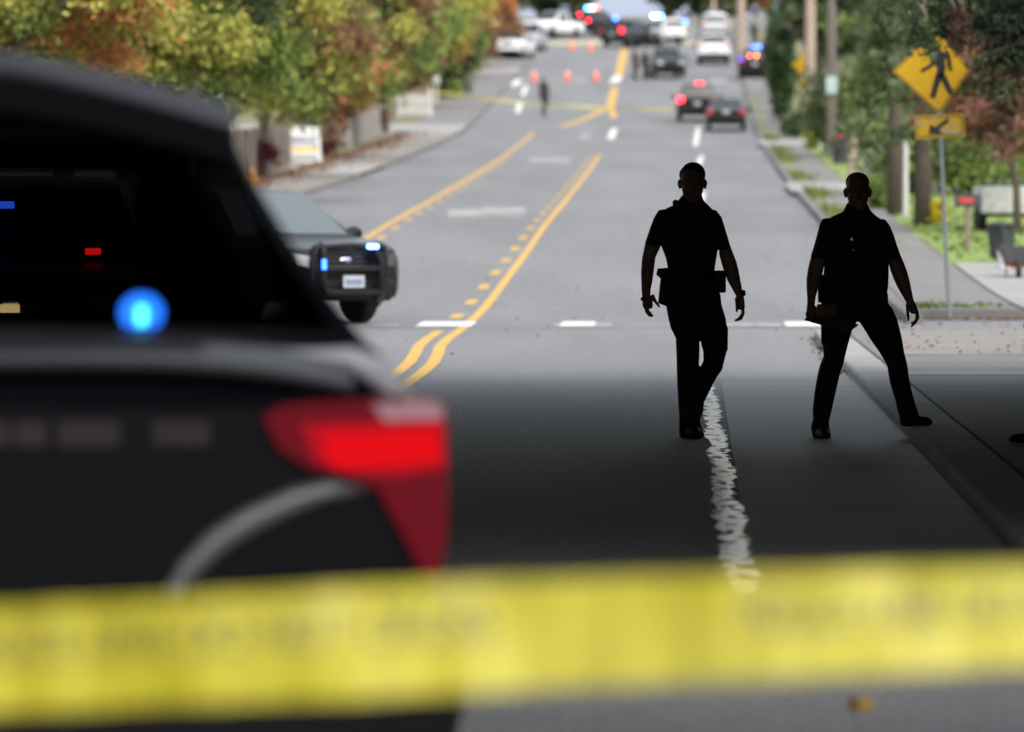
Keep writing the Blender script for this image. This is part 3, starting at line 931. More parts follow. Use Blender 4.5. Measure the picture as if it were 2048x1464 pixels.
SUV = dict(L=4.95, W=1.98, R=.37, yr=-1.45, yf=1.42, sill=.30, belt=1.08,
           top=[(-2.475, 1.04), (-2.44, 1.12), (-2.18, 1.64), (-2.12, 1.72), (-1.6, 1.76), (-.6, 1.78), (.25, 1.74), (.42, 1.70), (1.18, 1.17), (1.28, 1.12), (1.9, 1.06), (2.3, .97), (2.43, .86), (2.475, .74)],
           wid=[(-2.475, .90), (-2.3, .97), (-1.6, 1.0), (1.6, 1.0), (2.1, .97), (2.35, .90), (2.475, .80)],
           roofw=.70, ws=(.42, 1.18), rw=(-2.42, -2.19), side=[(-2.0, -1.28), (-1.2, -.32), (-.24, .55)])
SEDAN = dict(L=4.85, W=1.84, R=.33, yr=-1.38, yf=1.45, sill=.24, belt=.92,
             top=[(-2.425, .86), (-2.35, 1.0), (-1.75, 1.06), (-1.68, 1.08), (-.95, 1.40), (-.5, 1.45), (.1, 1.44), (.3, 1.40), (1.1, 1.0), (1.2, .96), (1.9, .88), (2.3, .76), (2.425, .64)],
             wid=[(-2.425, .86), (-2.2, .96), (-1.4, 1.0), (1.5, 1.0), (2.1, .95), (2.425, .78)],
             roofw=.72, ws=(.3, 1.1), rw=(-1.66, -.98), side=[(-1.25, -.42), (-.34, .62)])
VAN = dict(L=5.0, W=1.98, R=.35, yr=-1.5, yf=1.5, sill=.28, belt=1.1,
           top=[(-2.5, 1.05), (-2.46, 1.15), (-2.35, 1.72), (-2.25, 1.84), (-1, 1.9), (.4, 1.88), (.6, 1.82), (1.5, 1.2), (1.6, 1.14), (2.2, 1.0), (2.42, .9), (2.5, .7)],
           wid=[(-2.5, .93), (-2.3, .98), (-1.5, 1.0), (1.6, 1.0), (2.2, .95), (2.5, .82)],
           roofw=.8, ws=(.6, 1.5), rw=(-2.45, -2.36), side=[(-2.1, -1.3), (-1.2, -.2), (-.1, .7)])
PICKUP = dict(L=5.7, W=2.0, R=.39, yr=-1.75, yf=1.75, sill=.42, belt=1.16,
              top=[(-2.85, 1.10), (-2.82, 1.18), (-1.02, 1.2), (-1.0, 1.22), (-.86, 1.80), (-.6, 1.86), (.3, 1.88), (.45, 1.84), (1.15, 1.28), (1.25, 1.22), (2.3, 1.16), (2.7, 1.08), (2.85, .9)],
              wid=[(-2.85, .97), (-1.5, 1.0), (1.8, 1.0), (2.5, .97), (2.85, .88)],
              roofw=.76, ws=(.45, 1.15), rw=(-.99, -.87), side=[(-.75, -.1), (0, .62)])

def vehicle(spec, paint, name, label, cat, loc, rz, glass='car_glass', wsg=None, group=None, tail_on=None, roofcol=None, plate=True, tailbox=None):
    """lofted car body with real wheel openings; glass panes are the loft's own faces, split off as parts"""
    S = spec
    root = empty(name, loc, rz)
    tag(root, label, cat, group)
    L, Wd, Rw = S['L'], S['W'], S['R']
    ys = set([-L/2, L/2] + [p[0] for p in S['top']] + [p[0] for p in S['wid']] + list(S['ws']) + list(S['rw']))
    for a, b in S['side']: ys |= {a, b}
    for yw in (S['yr'], S['yf']):
        for k in range(-8, 9): ys.add(yw + (Rw + .07) * k / 8)
    ys |= set(np.arange(-L/2, L/2, .12))
    ys = sorted(ys)
    out = [ys[0]]
    for y in ys[1:]:
        if y - out[-1] > .004: out.append(y)
    ys = out
    roof = max(p[1] for p in S['top'])
    rings = []
    for y in ys:
        zt = interp(S['top'], y); w = Wd / 2 * interp(S['wid'], y)
        belt = min(S['belt'], zt - .03)
        g = min(1, max(0, (zt - belt - .03) / (roof - S['belt'] - .03)))
        zb = S['sill'] + (.12 * max(0, (abs(y) - L/2 + .35) / .35))
        for yw in (S['yr'], S['yf']):
            q = (Rw + .07) ** 2 - (y - yw) ** 2
            if q > 0: zb = max(zb, Rw + math.sqrt(q))
        zb = min(zb, belt - .08)
        bw = .93 + (S.get('beltw', .93) - .93) * g
        wr = w * (bw + (S['roofw'] - bw) * g)
        zm = max(zb + .03, zb + (belt - zb) * .5)
        z1 = min(zm - .01, max(zb + .015, S['sill'] + .13))
        half = [(w * .93, zb), (w * .985, z1), (w, zm), (w * .985, belt - .05), (w * (.95 + (S.get('shoulderw', .95) - .95) * g), belt),
                (w * (bw - .01 * g), belt + .012), (wr, belt + .012 + (zt - belt - .012) * .86), (wr * .93, zt - .03 * (.4 + .6 * g)), (wr * .55, zt - .006), (0, zt)]
        rings.append([(x, y, z) for x, z in half] + [(-x, y, z) for x, z in half[-2::-1]])
    n = len(rings[0])
    groups = {'body': []}
    def cls(i, j):
        y0, y1 = ys[i], ys[i + 1]
        jj = j if j < 9 else 17 - j          # symmetric strip index, 0..8
        e = 1e-4
        if jj == 5:
            for k, (a, b) in enumerate(S['side']):
                if y0 >= a - e and y1 <= b + e: return ('side_window', k, j < 9)
        if jj in (7, 8):
            if y0 >= S['ws'][0] - e and y1 <= S['ws'][1] + e: return ('windscreen', 0, 0)
            if y0 >= S['rw'][0] - e and y1 <= S['rw'][1] + e: return ('rear_window', 0, 0)
        if roofcol and jj >= 6 and interp(S['top'], (y0 + y1)/2) > S['belt'] + .35: return ('roof', 0, 0)
        return 'body'
    for i in range(len(ys) - 1):
        for j in range(n - 1):
            groups.setdefault(cls(i, j), []).append((i*n + j, i*n + j + 1, (i+1)*n + j + 1, (i+1)*n + j))
    m = n - 1
    for i in (0, len(ys) - 1):
        for j in range(m // 2):
            a = i * n
            f = (a + j, a + m - j, a + m - j - 1, a + j + 1)
            if len(set(f)) == 4 and j < m // 2 - 1: groups['body'].append(f)
            else: groups['body'].append((a + j, a + m - j, a + j + 1))
    V = [v for r in rings for v in r]
    for key, fs in groups.items():
        used = sorted({k for f in fs for k in f}); mp = {k: q for q, k in enumerate(used)}
        nm = key if isinstance(key, str) else key[0]
        mt = paint
        if nm in ('side_window', 'rear_window'): mt = M[glass]
        if nm == 'windscreen': mt = M[wsg or glass]
        if nm == 'roof': mt = roofcol
        mesh_obj(nm, [V[k] for k in used], [tuple(mp[k] for k in f) for f in fs], mt, root, True, 35)
    # underbody (keeps the wheel wells dark)
    MB().box((0, 0, .43), (Wd - .52, L - .5, .26), .03).box((0, 0, .72), (Wd - .62, L - 1.0, .3), .03).build('underbody', M['trim'], root)
    for yw in (S['yr'], S['yf']):
        for s in (-1, 1):
            wx = s * (Wd/2 - .14)
            wl = MB()
            prof = [(-.11, Rw - .03), (-.085, Rw - .005), (0, Rw), (.085, Rw - .005), (.11, Rw - .03)]
            wl.tube([(wx + o, yw, Rw) for o, _ in prof], [r for _, r in prof], 26)
            w = wl.build('wheel', M['tyre'], root, True, 40)
            rm = MB()
            rm.tube([(wx + s*.075, yw, Rw), (wx + s*.114, yw, Rw)], [Rw*.62, Rw*.60], 20)
            for q in range(5):
                a = q * 1.2566
                rm.box((wx + s*.118, yw + math.cos(a)*Rw*.33, Rw + math.sin(a)*Rw*.33), (.02, Rw*.5, .06), .005, Matrix.Rotation(a, 3, 'X'))
            rm.build('rim', M['rim'], w)
    return root

def vend(root, spec, front, parts, nm, m, lift=0.0):
    """box parts on the nose (front) or tail: parts of (x, z, w, h, depth)"""
    for (x, z, w, h, dp) in parts:
        y = spec['L'] / 2
        MB().box((x, (y - .01 + lift) if front else -(y - .01 + lift), z), (w, dp, h), min(.02, h*.25)).build(nm, m, root, True, 40)

BLUE = (.02, .08, 1.0); RED = (1.0, .015, .01); AMBER = (1.0, .16, .01); WHITE = (.9, .95, 1.0)
L_blue = lamp_mat('blue_led', BLUE, 36); L_red = lamp_mat('red_led', RED, 30); L_amb = lamp_mat('amber_led', AMBER, 26)
L_cyan = lamp_mat('pale_blue_led', (.06, .38, 1.0), 30); L_white = lamp_mat('white_lamp', (.75, .85, 1.0), 20); L_redw = lamp_mat('orange_red_led', (1, .07, .025), 26); L_third = lamp_mat('high_brake_led', (1, .02, .03), 11)
L_redsoft = lamp_mat('red_tail_lamp_lit', (1, .02, .03), 14)
L_bluesoft = lamp_mat('blue_led_dim', (.03, .1, 1.0), 25)

def lamp(root, c, size, m, name='strobe_lamp'):
    return MB().box(c, size, min(size) * .3).build(name, m, root, True, 40)

def mirrors(root, spec, m, y=None, out=.13, k=1.0):
    y = y if y is not None else spec['ws'][1] - .32
    for s in (-1, 1):
        MB().ball((s * (spec['W']/2 + out), y, spec['belt'] + .08), (.13 * k, .08 * k, .095 * k), 12, 8).tube([(s*(spec['W']/2 - .06), y, spec['belt'] + .01), (s*(spec['W']/2 + .04), y, spec['belt'] + .04)], .025, 6).build('wing_mirror', m, root, True)

def simple_ends(root, S, headlamp='headlamp', tail='red_lens', grille=True, plate=True):
    zb = S['belt']
    L = S['L']; hw = S['W']/2
    # front
    for s in (-1, 1):
        MB().box((s*hw*.62, L/2 - .05, zb - .26), (.36, .16, .15), .03).build('headlight', M[headlamp] if isinstance(headlamp, str) else headlamp, root, True, 40)
        MB().box((s*hw*.78, -L/2 + .05, zb - .14), (.20, .16, .24), .03).build('tail_light', M[tail] if isinstance(tail, str) else tail, root, True, 40)
    if grille:
        g = MB()
        for k in range(4): g.box((0, L/2 + .002, zb - .32 + k*.06), (.85, .05, .028), .008)
        g.build('grille', M['trim'], root)
    MB().box((0, L/2 - .02, .47), (hw*1.62, .18, .2), .05).build('front_bumper', M['trim'], root, True, 40)
    MB().box((0, -L/2 + .02, .47), (hw*1.76, .18, .22), .05).build('rear_bumper', M['trim'], root, True, 40)
    if plate:
        MB().box((0, -L/2 - .01, .80), (.32, .03, .16), .008).build('number_plate', M['plate'], root)

# ------------------------------------------------------------------ foreground black police SUV (rear right half in view)
FS = dict(L=5.0, W=1.98, R=.38, yr=-1.45, yf=1.42, sill=.36, belt=1.09,
          top=[(-2.5, 1.07), (-2.47, 1.10), (-2.40, 1.205), (-2.34, 1.22), (-2.16, 1.70), (-2.12, 1.76), (-1.6, 1.80), (-.6, 1.82), (.25, 1.77), (.42, 1.73), (1.18, 1.19), (1.28, 1.13), (1.9, 1.07), (2.3, .98), (2.43, .87), (2.5, .75)],
          wid=[(-2.5, .965), (-2.4, .985), (-1.6, 1.0), (1.6, 1.0), (2.1, .97), (2.35, .90), (2.5, .80)],
          beltw=.735, shoulderw=.86, roofw=.54, ws=(.42, 1.18), rw=(-2.33, -2.17), side=[(-2.05, -1.28), (-1.2, -.32), (-.24, .55)])
DF = 12.8
HEAD = R(9.0)                     # heading turned a touch left
fc = W(22, 420, DF)
fwd = Vector((-math.sin(HEAD), math.cos(HEAD), 0))
floc = Vector((fc.x, DF, 0)) + fwd * 2.5
M['body_black'] = mat('black_patrol_paint', (.006, .006, .009), .25, coat=.0, var=.1, spec=.085)
fsuv = vehicle(FS, M['body_black'], 'police_suv', 'black police vehicle blurred in the left foreground with a lit red tail light', 'police car', floc, HEAD, glass='tint_glass')
def fl(px, py, back=0.0):
    """photo pixel -> local point on the tail plane of the foreground vehicle"""
    s = F / DF
    return Vector(((px - 22) / s, -2.5 - back, CAMZ - (py - 420) / s))
def fpoly(pix): return [(fl(*p).x, fl(*p).z) for p in pix]
def fpart(name, pix, y0, y1, m, parent=fsuv, mirror=True):
    pl = fpoly(pix)
    o = None
    for s in ((1, -1) if mirror else (1,)):
        q = [(s*x, z) for x, z in pl]
        o2 = MB().prism(q, y0, y1).build(name, m, parent, True, 30)
        if s == 1: o = o2
    return o
L_tail = lamp_mat('lit_red_tail_bar', (1.0, .0, .004), .58, (.2, .0, .003)); L_tail.node_tree.nodes['Principled BSDF'].inputs['Specular IOR Level'].default_value = .1
L_tail2 = lamp_mat('lit_red_tail_halo', (1.0, .0, .02), .30, (.15, .0, .004)); L_tail2.node_tree.nodes['Principled BSDF'].inputs['Specular IOR Level'].default_value = .15
M['tail_body'] = lamp_mat('glowing_red_tail_lens', (.9, .0, .05), .10, (.045, .0, .003)); M['tail_body'].node_tree.nodes['Principled BSDF'].inputs['Specular IOR Level'].default_value = .18
tl_pix = [(528, 838), (560, 815), (640, 806), (860, 800), (893, 815), (899, 900), (897, 1080), (884, 1150), (858, 1168), (815, 1085), (760, 985), (700, 955), (620, 940), (560, 900)]
fpart('tail_light', tl_pix, -2.545, -2.40, M['tail_body'])
for s in (1, -1):
    q = [(s*x, z) for x, z in fpoly([(640, 870), (760, 868), (875, 862), (884, 925), (760, 938), (660, 938)])]
    MB().prism(q, -2.56, -2.5535).build('brake_light', L_tail, fsuv)
    q = [(s*x, z) for x, z in fpoly([(600, 852), (700, 846), (888, 842), (894, 940), (800, 956), (690, 950), (630, 925)])]
    MB().prism(q, -2.553, -2.546).build('lamp_halo', L_tail2, fsuv)
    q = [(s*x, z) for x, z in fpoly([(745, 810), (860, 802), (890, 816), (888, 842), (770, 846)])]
    MB().prism(q, -2.552, -2.546).build('lens_sky_sheen', mat('painted_lens_sheen', (.42, .24, .29), .2, coat=.5), fsuv)  # pale pink patch paints a sky reflection onto the lens top
# window-base ledge (faces up), liftgate crease, lettering bars, bumper, spoiler
b = MB()
n = 24
prof = [(0, 1.145), (-.055, 1.16), (-.06, 1.175), (0, 1.225), (.10, 1.232)]
vs, fs = [], []
for i in range(n + 1):
    x = -.77 + 1.54 * i / n
    cv = -.06 * (abs(x) / .77) ** 3
    for (y, z) in prof: vs.append((x, -2.5 - y*-1 + .02 * (abs(x)/.77) ** 2, z + cv))
    if i:
        for j in range(len(prof) - 1):
            a = (i-1)*len(prof) + j
            fs.append((a, a+1, a+1+len(prof), a+len(prof)))
M['ledge'] = mat('sky_sheen_ledge', (.035, .035, .04), .3, coat=.5)  # base colour lifted above body black to carry the sky reflection
mesh_obj('window_ledge', vs, fs, M['ledge'], fsuv, True, 50)
M['corner'] = mat('painted_sky_sheen_corner', (.40, .41, .46), .3, coat=.6)  # pale tone stands in for sky reflected on the black shoulder
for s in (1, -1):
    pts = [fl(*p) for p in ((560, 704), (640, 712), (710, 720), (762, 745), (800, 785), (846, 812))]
    MB().tube([(s*p.x, -2.49 + .01*k, p.z) for k, p in enumerate(pts)], [.004, .012, .026, .034, .030, .012], 12).build('corner_sky_sheen', M['corner'], fsuv, True)
cre = [fl(740, 980), fl(660, 985), fl(590, 1005), fl(500, 1045), fl(430, 1090), fl(380, 1140), fl(350, 1185), fl(342, 1240)]
M['crease'] = mat('sky_sheen_crease', (.10, .10, .115), .35, coat=.4)  # grey colour puts reflected sky into the black liftgate ridge
for s in (1, -1):
    MB().tube([(s*p.x, -2.505, p.z) for p in cre], [.012, .024, .03, .032, .032, .03, .026, .015], 12, ell=.8).build('liftgate_crease', M['crease'], fsuv, True)
M['lettering'] = mat('dull_bronze_lettering', (.028, .022, .024), .6, spec=.2)  # plain bars standing in for unreadable tailgate lettering
b = MB()
for s in (1, -1):
    for x0, x1 in ((5, 95), (110, 240), (300, 420)):
        p0, p1 = fl(x0, 843), fl(x1, 897)
        b.box((s*(p0.x + p1.x)/2, -2.512, (p0.z + p1.z)/2), (p1.x - p0.x, .03, p0.z - p1.z), .008)
b.build('lettering_bar', M['lettering'], fsuv)
MB().box((0, -2.5, .46), (2.04, .26, .34), .08).build('rear_bumper', M['trim'], fsuv, True, 40)
vs, fs, fs2 = [], [], []
n = 20
for i in range(n + 1):
    t = -1 + 2 * i / n
    x = t * .53
    zc = 1.868 - .118 * abs(t) ** 1.25
    for (y, z) in ((-2.10, zc + .012), (-2.30, zc), (-2.345, zc - .055), (-2.33, zc - .13), (-2.12, zc - .15)):
        vs.append((x, y + .05 * t * t, z))
    if i:
        for j in range(5):
            a = (i-1)*5
            (fs if j in (0, 1, 4) else fs2).append((a + j, a + (j+1) % 5, a + 5 + (j+1) % 5, a + 5 + j))
fs.append(tuple(range(5))); fs.append(tuple(range(n*5 + 4, n*5 - 1, -1)))
lip = mesh_obj('spoiler_lip', vs, fs2, M['body_black'], fsuv, True, 50)
mesh_obj('spoiler', vs, fs, M['dark_paint'], fsuv, True, 50)  # lighter upper faces hold the sky reflection in their colour; lip stays black
mirrors(fsuv, FS, M['trim'], None, .05, .68)
simple_front = True
for s in (-1, 1):
    MB().box((s*.62, 2.45, .83), (.36, .16, .15), .03).build('headlight', M['headlamp'], fsuv, True, 40)
MB().box((0, 2.48, .5), (1.6, .18, .22), .05).build('front_bumper', M['trim'], fsuv, True, 40)
# cargo partition and seats: block the view through the cabin except for a gap left of the middle
pb = MB()
pb.prism([(.42, .70), (.80, .70), (.78, 1.10), (.58, 1.60), (.50, 1.72), (.42, 1.74)], -.93, -.88)
pb.prism([(-.80, .70), (-.46, .70), (-.46, 1.74), (-.50, 1.72), (-.58, 1.60), (-.78, 1.10)], -.93, -.88)
pb.prism([(-.458, .70), (.418, .70), (.418, 1.08), (-.458, 1.08)], -.93, -.88)
pb.prism([(-.458, 1.60), (.418, 1.60), (.418, 1.74), (-.458, 1.74)], -.93, -.88)
pb.build('cargo_partition', M['interior'], fsuv)
sb = MB()
for s in (-1, 1): sb.box((s*.40, -.2, .92), (.52, .18, .56), .06).box((s*.40, .05, .62), (.52, .6, .2), .06)
sb.build('seat', M['interior'], fsuv)
p = fl(305, 645)
MB().ball((p.x, -2.235, p.z + .016), (.050, .02, .045), 16, 10).build('strobe_lamp', lamp_mat('cabin_blue_strobe', (.02, .20, 1.0), 9), fsuv, True, 40)
MB().box((p.x - .002, -2.256, p.z + .010), (.018, .01, .04), .004).build('strobe_lens', lamp_mat('cabin_cyan_core', (.10, .9, 1.0), 20), fsuv, True, 40)

# ------------------------------------------------------------------ middle patrol SUV with push bar, facing right
dm = 73.6
mp = W(600, 600, dm)
yaw = math.pi + R(33)
msuv = vehicle(SUV, M['black_paint'], 'police_suv', 'black patrol vehicle with push bar and blue strobes, half hidden by the foreground vehicle', 'police car', (0, 0, 0), yaw, wsg='pale_glass')
# nose centre should project to x=692
nose = Vector((-math.sin(yaw), math.cos(yaw), 0)) * 2.475
tgt = W(690, 600, dm - 1.0)
msuv.location = (tgt.x - nose.x, dm + .9, Z(dm))
def police_front(root, S):
    L = S['L']; y = L / 2
    for s in (-1, 1):
        MB().prism([(s*.44, .87), (s*.76, .91), (s*.74, .76), (s*.50, .73)], y - .16, y + .005).build('headlight', M['headlamp' if s > 0 else 'darkened_lens'], root, True, 30)
        MB().ball((s*.66, y - .04, .55), (.06, .05, .05)).build('fog_lamp', M['headlamp'], root, True)
    g = MB()
    for k in range(5): g.box((0, y + .005, .70 + k*.055), (1.0, .05, .03), .008)
    g.build('grille', M['dark_paint'], root)
    MB().box((0, y - .002, .80), (1.04, .02, .36), .01).build('grille_backing', M['trim'], root)
    MB().ball((0, y + .035, .83), (.10, .015, .04)).build('emblem', M['chrome'], root, True)
    MB().box((0, y - .03, .47), (1.50, .22, .26), .07).build('front_bumper', M['trim'], root, True, 40)
    pbm = MB()
    for s in (-1, 1):
        pbm.tube([(s*.40, y + .06, .36), (s*.43, y + .17, .52), (s*.43, y + .19, .82), (s*.38, y + .12, 1.0)], .045, 10)
        pbm.box((s*.43, y + .17, .68), (.05, .12, .5), .02)
    for z in (.42, .72): pbm.box((0, y + .19, z), (.84, .06, .07), .02)
    pbm.tube([(-.38, y + .12, 1.0), (0, y + .14, 1.02), (.38, y + .12, 1.0)], .035, 8)
    for s in (-1, 1):
        pbm.tube([(s*.40, y + .10, 1.02), (s*.50, y + .12, .99), (s*.53, y + .10, .80), (s*.54, y + .07, .56), (s*.53, y + .06, .36), (s*.42, y + .08, .27)], .05, 10)
    pr = pbm.build('push_bar', M['trim'], root, True, 40)
    q = MB().box((0, y + .228, .56), (.31, .012, .155), .004).build('number_plate', M['plate'], root)
    pm = MB()
    for k in range(6): pm.box((-.105 + k*.042, y + .2355, .555), (.026, .003, .07))
    pm.build('plate_lettering', M['plate_mark'], q)
    return pr
police_front(msuv, SUV); mirrors(msuv, SUV, M['trim'])
b1 = lamp_mat('grille_blue_strobe', (.10, .30, 1.0), 16); b2 = lamp_mat('push_bar_blue_strobe', (.02, .10, 1.0), 9)
lamp(msuv, (-.30, 2.475 + .20, 1.005), (.15, .05, .055), b1)
lamp(msuv, (.45, 2.475 + .245, .78), (.05, .04, .13), b2)
MB().box((0, -2.45, .5), (1.8, .2, .24), .06).build('rear_bumper', M['trim'], msuv, True, 40)
for s in (-1, 1): MB().box((s*.82, -2.43, .95), (.18, .14, .28), .03).build('tail_light', M['red_lens'], msuv, True, 40)

# hidden patrol SUV under the bridge: only its lamps show through the foreground vehicle's glass
hx = W(20, 500, 42).x
M['rough_glass'] = glass_mat('matte_dark_glass', (.006, .006, .007), .15, .6, opaque=True)  # matte finish keeps stray lamp reflections off the windscreen
hsuv = vehicle(SUV, M['trim'], 'police_suv', 'dark patrol vehicle glimpsed through the rear glass of the foreground vehicle', 'police car', (hx, 44.5, 0), math.pi, wsg='rough_glass')
police_front(hsuv, SUV); mirrors(hsuv, SUV, M['trim'])
def hl(px, py, y): 
    q = W(px, py, 44.5 - y)
    return Vector((-(q.x - hx), y, q.z))
q = hl(8, 410, .86); MB().box((q.x, q.y + .0, q.z), (.16, .05, .055), .015).build('light_bar', lamp_mat('blue_roof_lamp', (.03, .12, 1.0), 12), hsuv, True, 40)
q = hl(186, 503, 1.3); MB().box((q.x, q.y + .0, q.z), (.12, .04, .05), .01).build('strobe_lamp', lamp_mat('red_windscreen_lamp', (1, .01, .01), 12), hsuv, True, 40)
q = hl(20, 620, 2.52); MB().box((q.x, q.y + .05, q.z), (.15, .04, .085), .01).build('headlight_glow', lamp_mat('warm_lit_headlamp', (1, .78, .28), 10), hsuv, True, 40)
q = hl(122, 563, 1.35); MB().box((q.x, q.y, q.z), (.014, .02, .045), .003).build('marker_lamp', lamp_mat('small_red_marker', (1, .01, .02), 5), hsuv)

# ------------------------------------------------------------------ vehicles far up the hill
def put(spec, paint, name, label, cat, px, py, yawdeg, **kw):
    g = G(px, py)
    return vehicle(spec, paint, name, label, cat, (g.x, g.y + spec['L'] / 2 * abs(math.cos(R(yawdeg))), Z(g.y + 2.4)), R(yawdeg), **kw)

v = put(SUV, M['black_paint'], 'parked_suv', 'black police vehicle with one red tail light lit, left of the black sedan', 'police car', 1398, 246, -2)
simple_ends(v, SUV); mirrors(v, SUV, M['trim'])
lamp(v, (-.80, -2.5, .98), (.26, .06, .22), L_redsoft, 'brake_light'); lamp(v, (.10, -2.22, 1.76), (.38, .06, .06), L_third, 'high_brake_light')
v = put(SEDAN, M['black_paint'], 'parked_sedan', 'black sedan with a pale rear window parked by the right kerb', 'car', 1456, 264, -2, glass='car_glass')
simple_ends(v, SEDAN); mirrors(v, SEDAN, M['trim'])
v = put(PICKUP, M['white_car'], 'pickup_truck', 'white pickup seen from behind on the right side of the hill', 'pickup', 1430, 131, -1)
simple_ends(v, PICKUP); mirrors(v, PICKUP, M['trim'])
v = put(VAN, M['silver_car'], 'parked_van', 'pale grey van just uphill of the white pickup', 'van', 1428, 84, 2)
simple_ends(v, VAN); mirrors(v, VAN, M['trim'])
v = put(SUV, M['dark_paint'], 'police_suv', 'charcoal police vehicle facing downhill beside two standing people', 'police car', 1333, 159, 186, wsg='car_glass')
simple_ends(v, SUV); mirrors(v, SUV, M['trim'])
MB().box((-.1, 2.6, .62), (.8, .1, .4), .04).build('push_bar', M['trim'], v)
v = put(SUV, M['black_paint'], 'police_suv', 'black police vehicle beside the column hedge with a row of red and orange lamps', 'police car', 1514, 161, -3)
simple_ends(v, SUV); mirrors(v, SUV, M['trim'])
lamp(v, (-.30, -2.52, 1.28), (.10, .06, .10), L_redw); lamp(v, (.10, -2.52, 1.28), (.10, .06, .10), L_amb); lamp(v, (.80, -2.52, 1.10), (.14, .06, .14), L_redsoft, 'brake_light')
lamp(v, (.15, -2.3, 1.80), (.55, .08, .08), L_bluesoft, 'light_bar'); lamp(v, (-.82, -2.52, 1.05), (.12, .06, .12), lamp_mat('blue_marker', (.05, .05, 1), 5))
v = put(PICKUP, M['white_car'], 'pickup_truck', 'white pickup with dark red bonnet facing downhill by the left kerb', 'pickup', 1027, 123, 170, roofcol=M['red_car'])
simple_ends(v, PICKUP); mirrors(v, PICKUP, M['trim'])
v = put(VAN, M['silver_car'], 'parked_van', 'silver van behind the red and white pickup', 'van', 1058, 106, 172)
simple_ends(v, VAN); mirrors(v, VAN, M['trim'])
v = put(PICKUP, M['white_car'], 'pickup_truck', 'white pickup with one bright headlight at the top of the hill', 'pickup', 1106, 80, 150)
simple_ends(v, PICKUP); mirrors(v, PICKUP, M['trim'])
lamp(v, (.66, 2.87, .92), (.22, .06, .2), L_white, 'headlight_glow'); lamp(v, (-.66, 2.87, .92), (.18, .06, .16), lamp_mat('dim_headlamp', (.9, .9, .85), 5), 'headlight_glow')
v = put(SUV, M['black_paint'], 'police_suv', 'black crest police vehicle with orange tail lamps and blue and red light bar', 'police car', 1192, 74, -30)
simple_ends(v, SUV); mirrors(v, SUV, M['trim'])
MB().box((0, -.4, 1.84), (1.2, .3, .1), .03).build('light_bar', M['trim'], v)
lamp(v, (-.28, -.6, 1.95), (.34, .12, .14), L_cyan); lamp(v, (.05, -.6, 1.95), (.2, .12, .12), L_white); lamp(v, (.34, -.6, 1.95), (.3, .12, .14), L_redw)
lamp(v, (-.80, -2.52, 1.0), (.2, .06, .2), L_amb, 'brake_light'); lamp(v, (.0, -2.3, 1.42), (.2, .06, .12), L_redsoft); lamp(v, (.80, -2.52, 1.0), (.16, .06, .16), L_redsoft, 'brake_light')
v = put(PICKUP, M['dark_paint'], 'pickup_truck', 'dark pickup with a dull red tail light standing on the yellow centre line', 'pickup', 1258, 97, -24)
simple_ends(v, PICKUP); mirrors(v, PICKUP, M['trim'])
lamp(v, (.72, -2.9, 1.05), (.26, .06, .34), lamp_mat('dull_red_tail', (1, .03, .05), 3.5), 'brake_light')
lamp(v, (-.55, -.9, 1.95), (.24, .1, .14), L_blue)
v = put(SUV, M['white_car'], 'police_suv', 'white police vehicle with a bright blue roof light bar at the crest', 'police car', 1317, 94, 28, glass='car_glass')
simple_ends(v, SUV); mirrors(v, SUV, M['trim'])
MB().box((0, -.2, 1.84), (1.25, .3, .1), .03).build('light_bar', M['trim'], v)
lamp(v, (-.48, -.4, 1.98), (.34, .12, .16), L_white); lamp(v, (-.05, -.4, 1.98), (.34, .12, .16), L_cyan); lamp(v, (.9, -2.2, 1.55), (.2, .1, .2), L_blue)

# ================================================================== PEOPLE
def head_parts(cx, top, chin, jawL, jawR, hw, dz, y0=0.0):
    """head solids (x centre, z of crown, z of chin, half width); facing -y"""
    m = MB()
    hh = top - chin
    zc = top - hh * .40
    m.ball((cx, y0 + .012, zc), (hw * .97, hw * 1.22, hh * .40), 22, 16)
    m.slices([(chin + .004, cx - hw*.42, cx + hw*.42, hw*.42, y0 - .045), (chin + hh*.10, cx - hw*.68, cx + hw*.68, hw*.72, y0 - .026), (chin + hh*.25, cx - hw*.84, cx + hw*.84, hw*.92, y0 - .012), (chin + hh*.45, cx - hw*.93, cx + hw*.93, hw*1.05, y0 - .002)], 22)
    # nose, brow, cheeks, lips, eyes, ears
    ze = chin + hh * .50
    m.tube([(cx, y0 - hw*1.02, ze + .005), (cx, y0 - hw*1.30, ze - hh*.13), (cx, y0 - hw*1.12, ze - hh*.17)], [.009, .014, .010], 8)
    for s in (-1, 1):
        m.ball((cx + s*.010, y0 - hw*1.16, ze - hh*.155), .009, 8, 6)
        m.ball((cx + s*hw*.40, y0 - hw*1.00, ze + .014), (hw*.30, .014, .009), 10, 6)
        m.ball((cx + s*hw*.40, y0 - hw*.98, ze - .002), (.013, .010, .010), 10, 6)
        m.ball((cx + s*hw*.52, y0 - hw*.78, ze - hh*.13), (hw*.26, .026, .022), 10, 6)
        m.ball((cx + s*hw*1.04, y0 + .018, ze - hh*.045), (.011, .022, .034), 10, 8)
        m.ball((cx + s*hw*1.12, y0 + .026, ze - hh*.02), (.008, .016, .022), 10, 8)
    m.ball((cx, y0 - hw*1.02, chin + hh*.235), (.024, .010, .006), 10, 6)
    m.ball((cx, y0 - hw*.99, chin + hh*.20), (.020, .010, .006), 10, 6)
    return m

def grow(rows, k):
    return [(z, a - k, b + k, d + k, y) for z, a, b, d, y in rows]

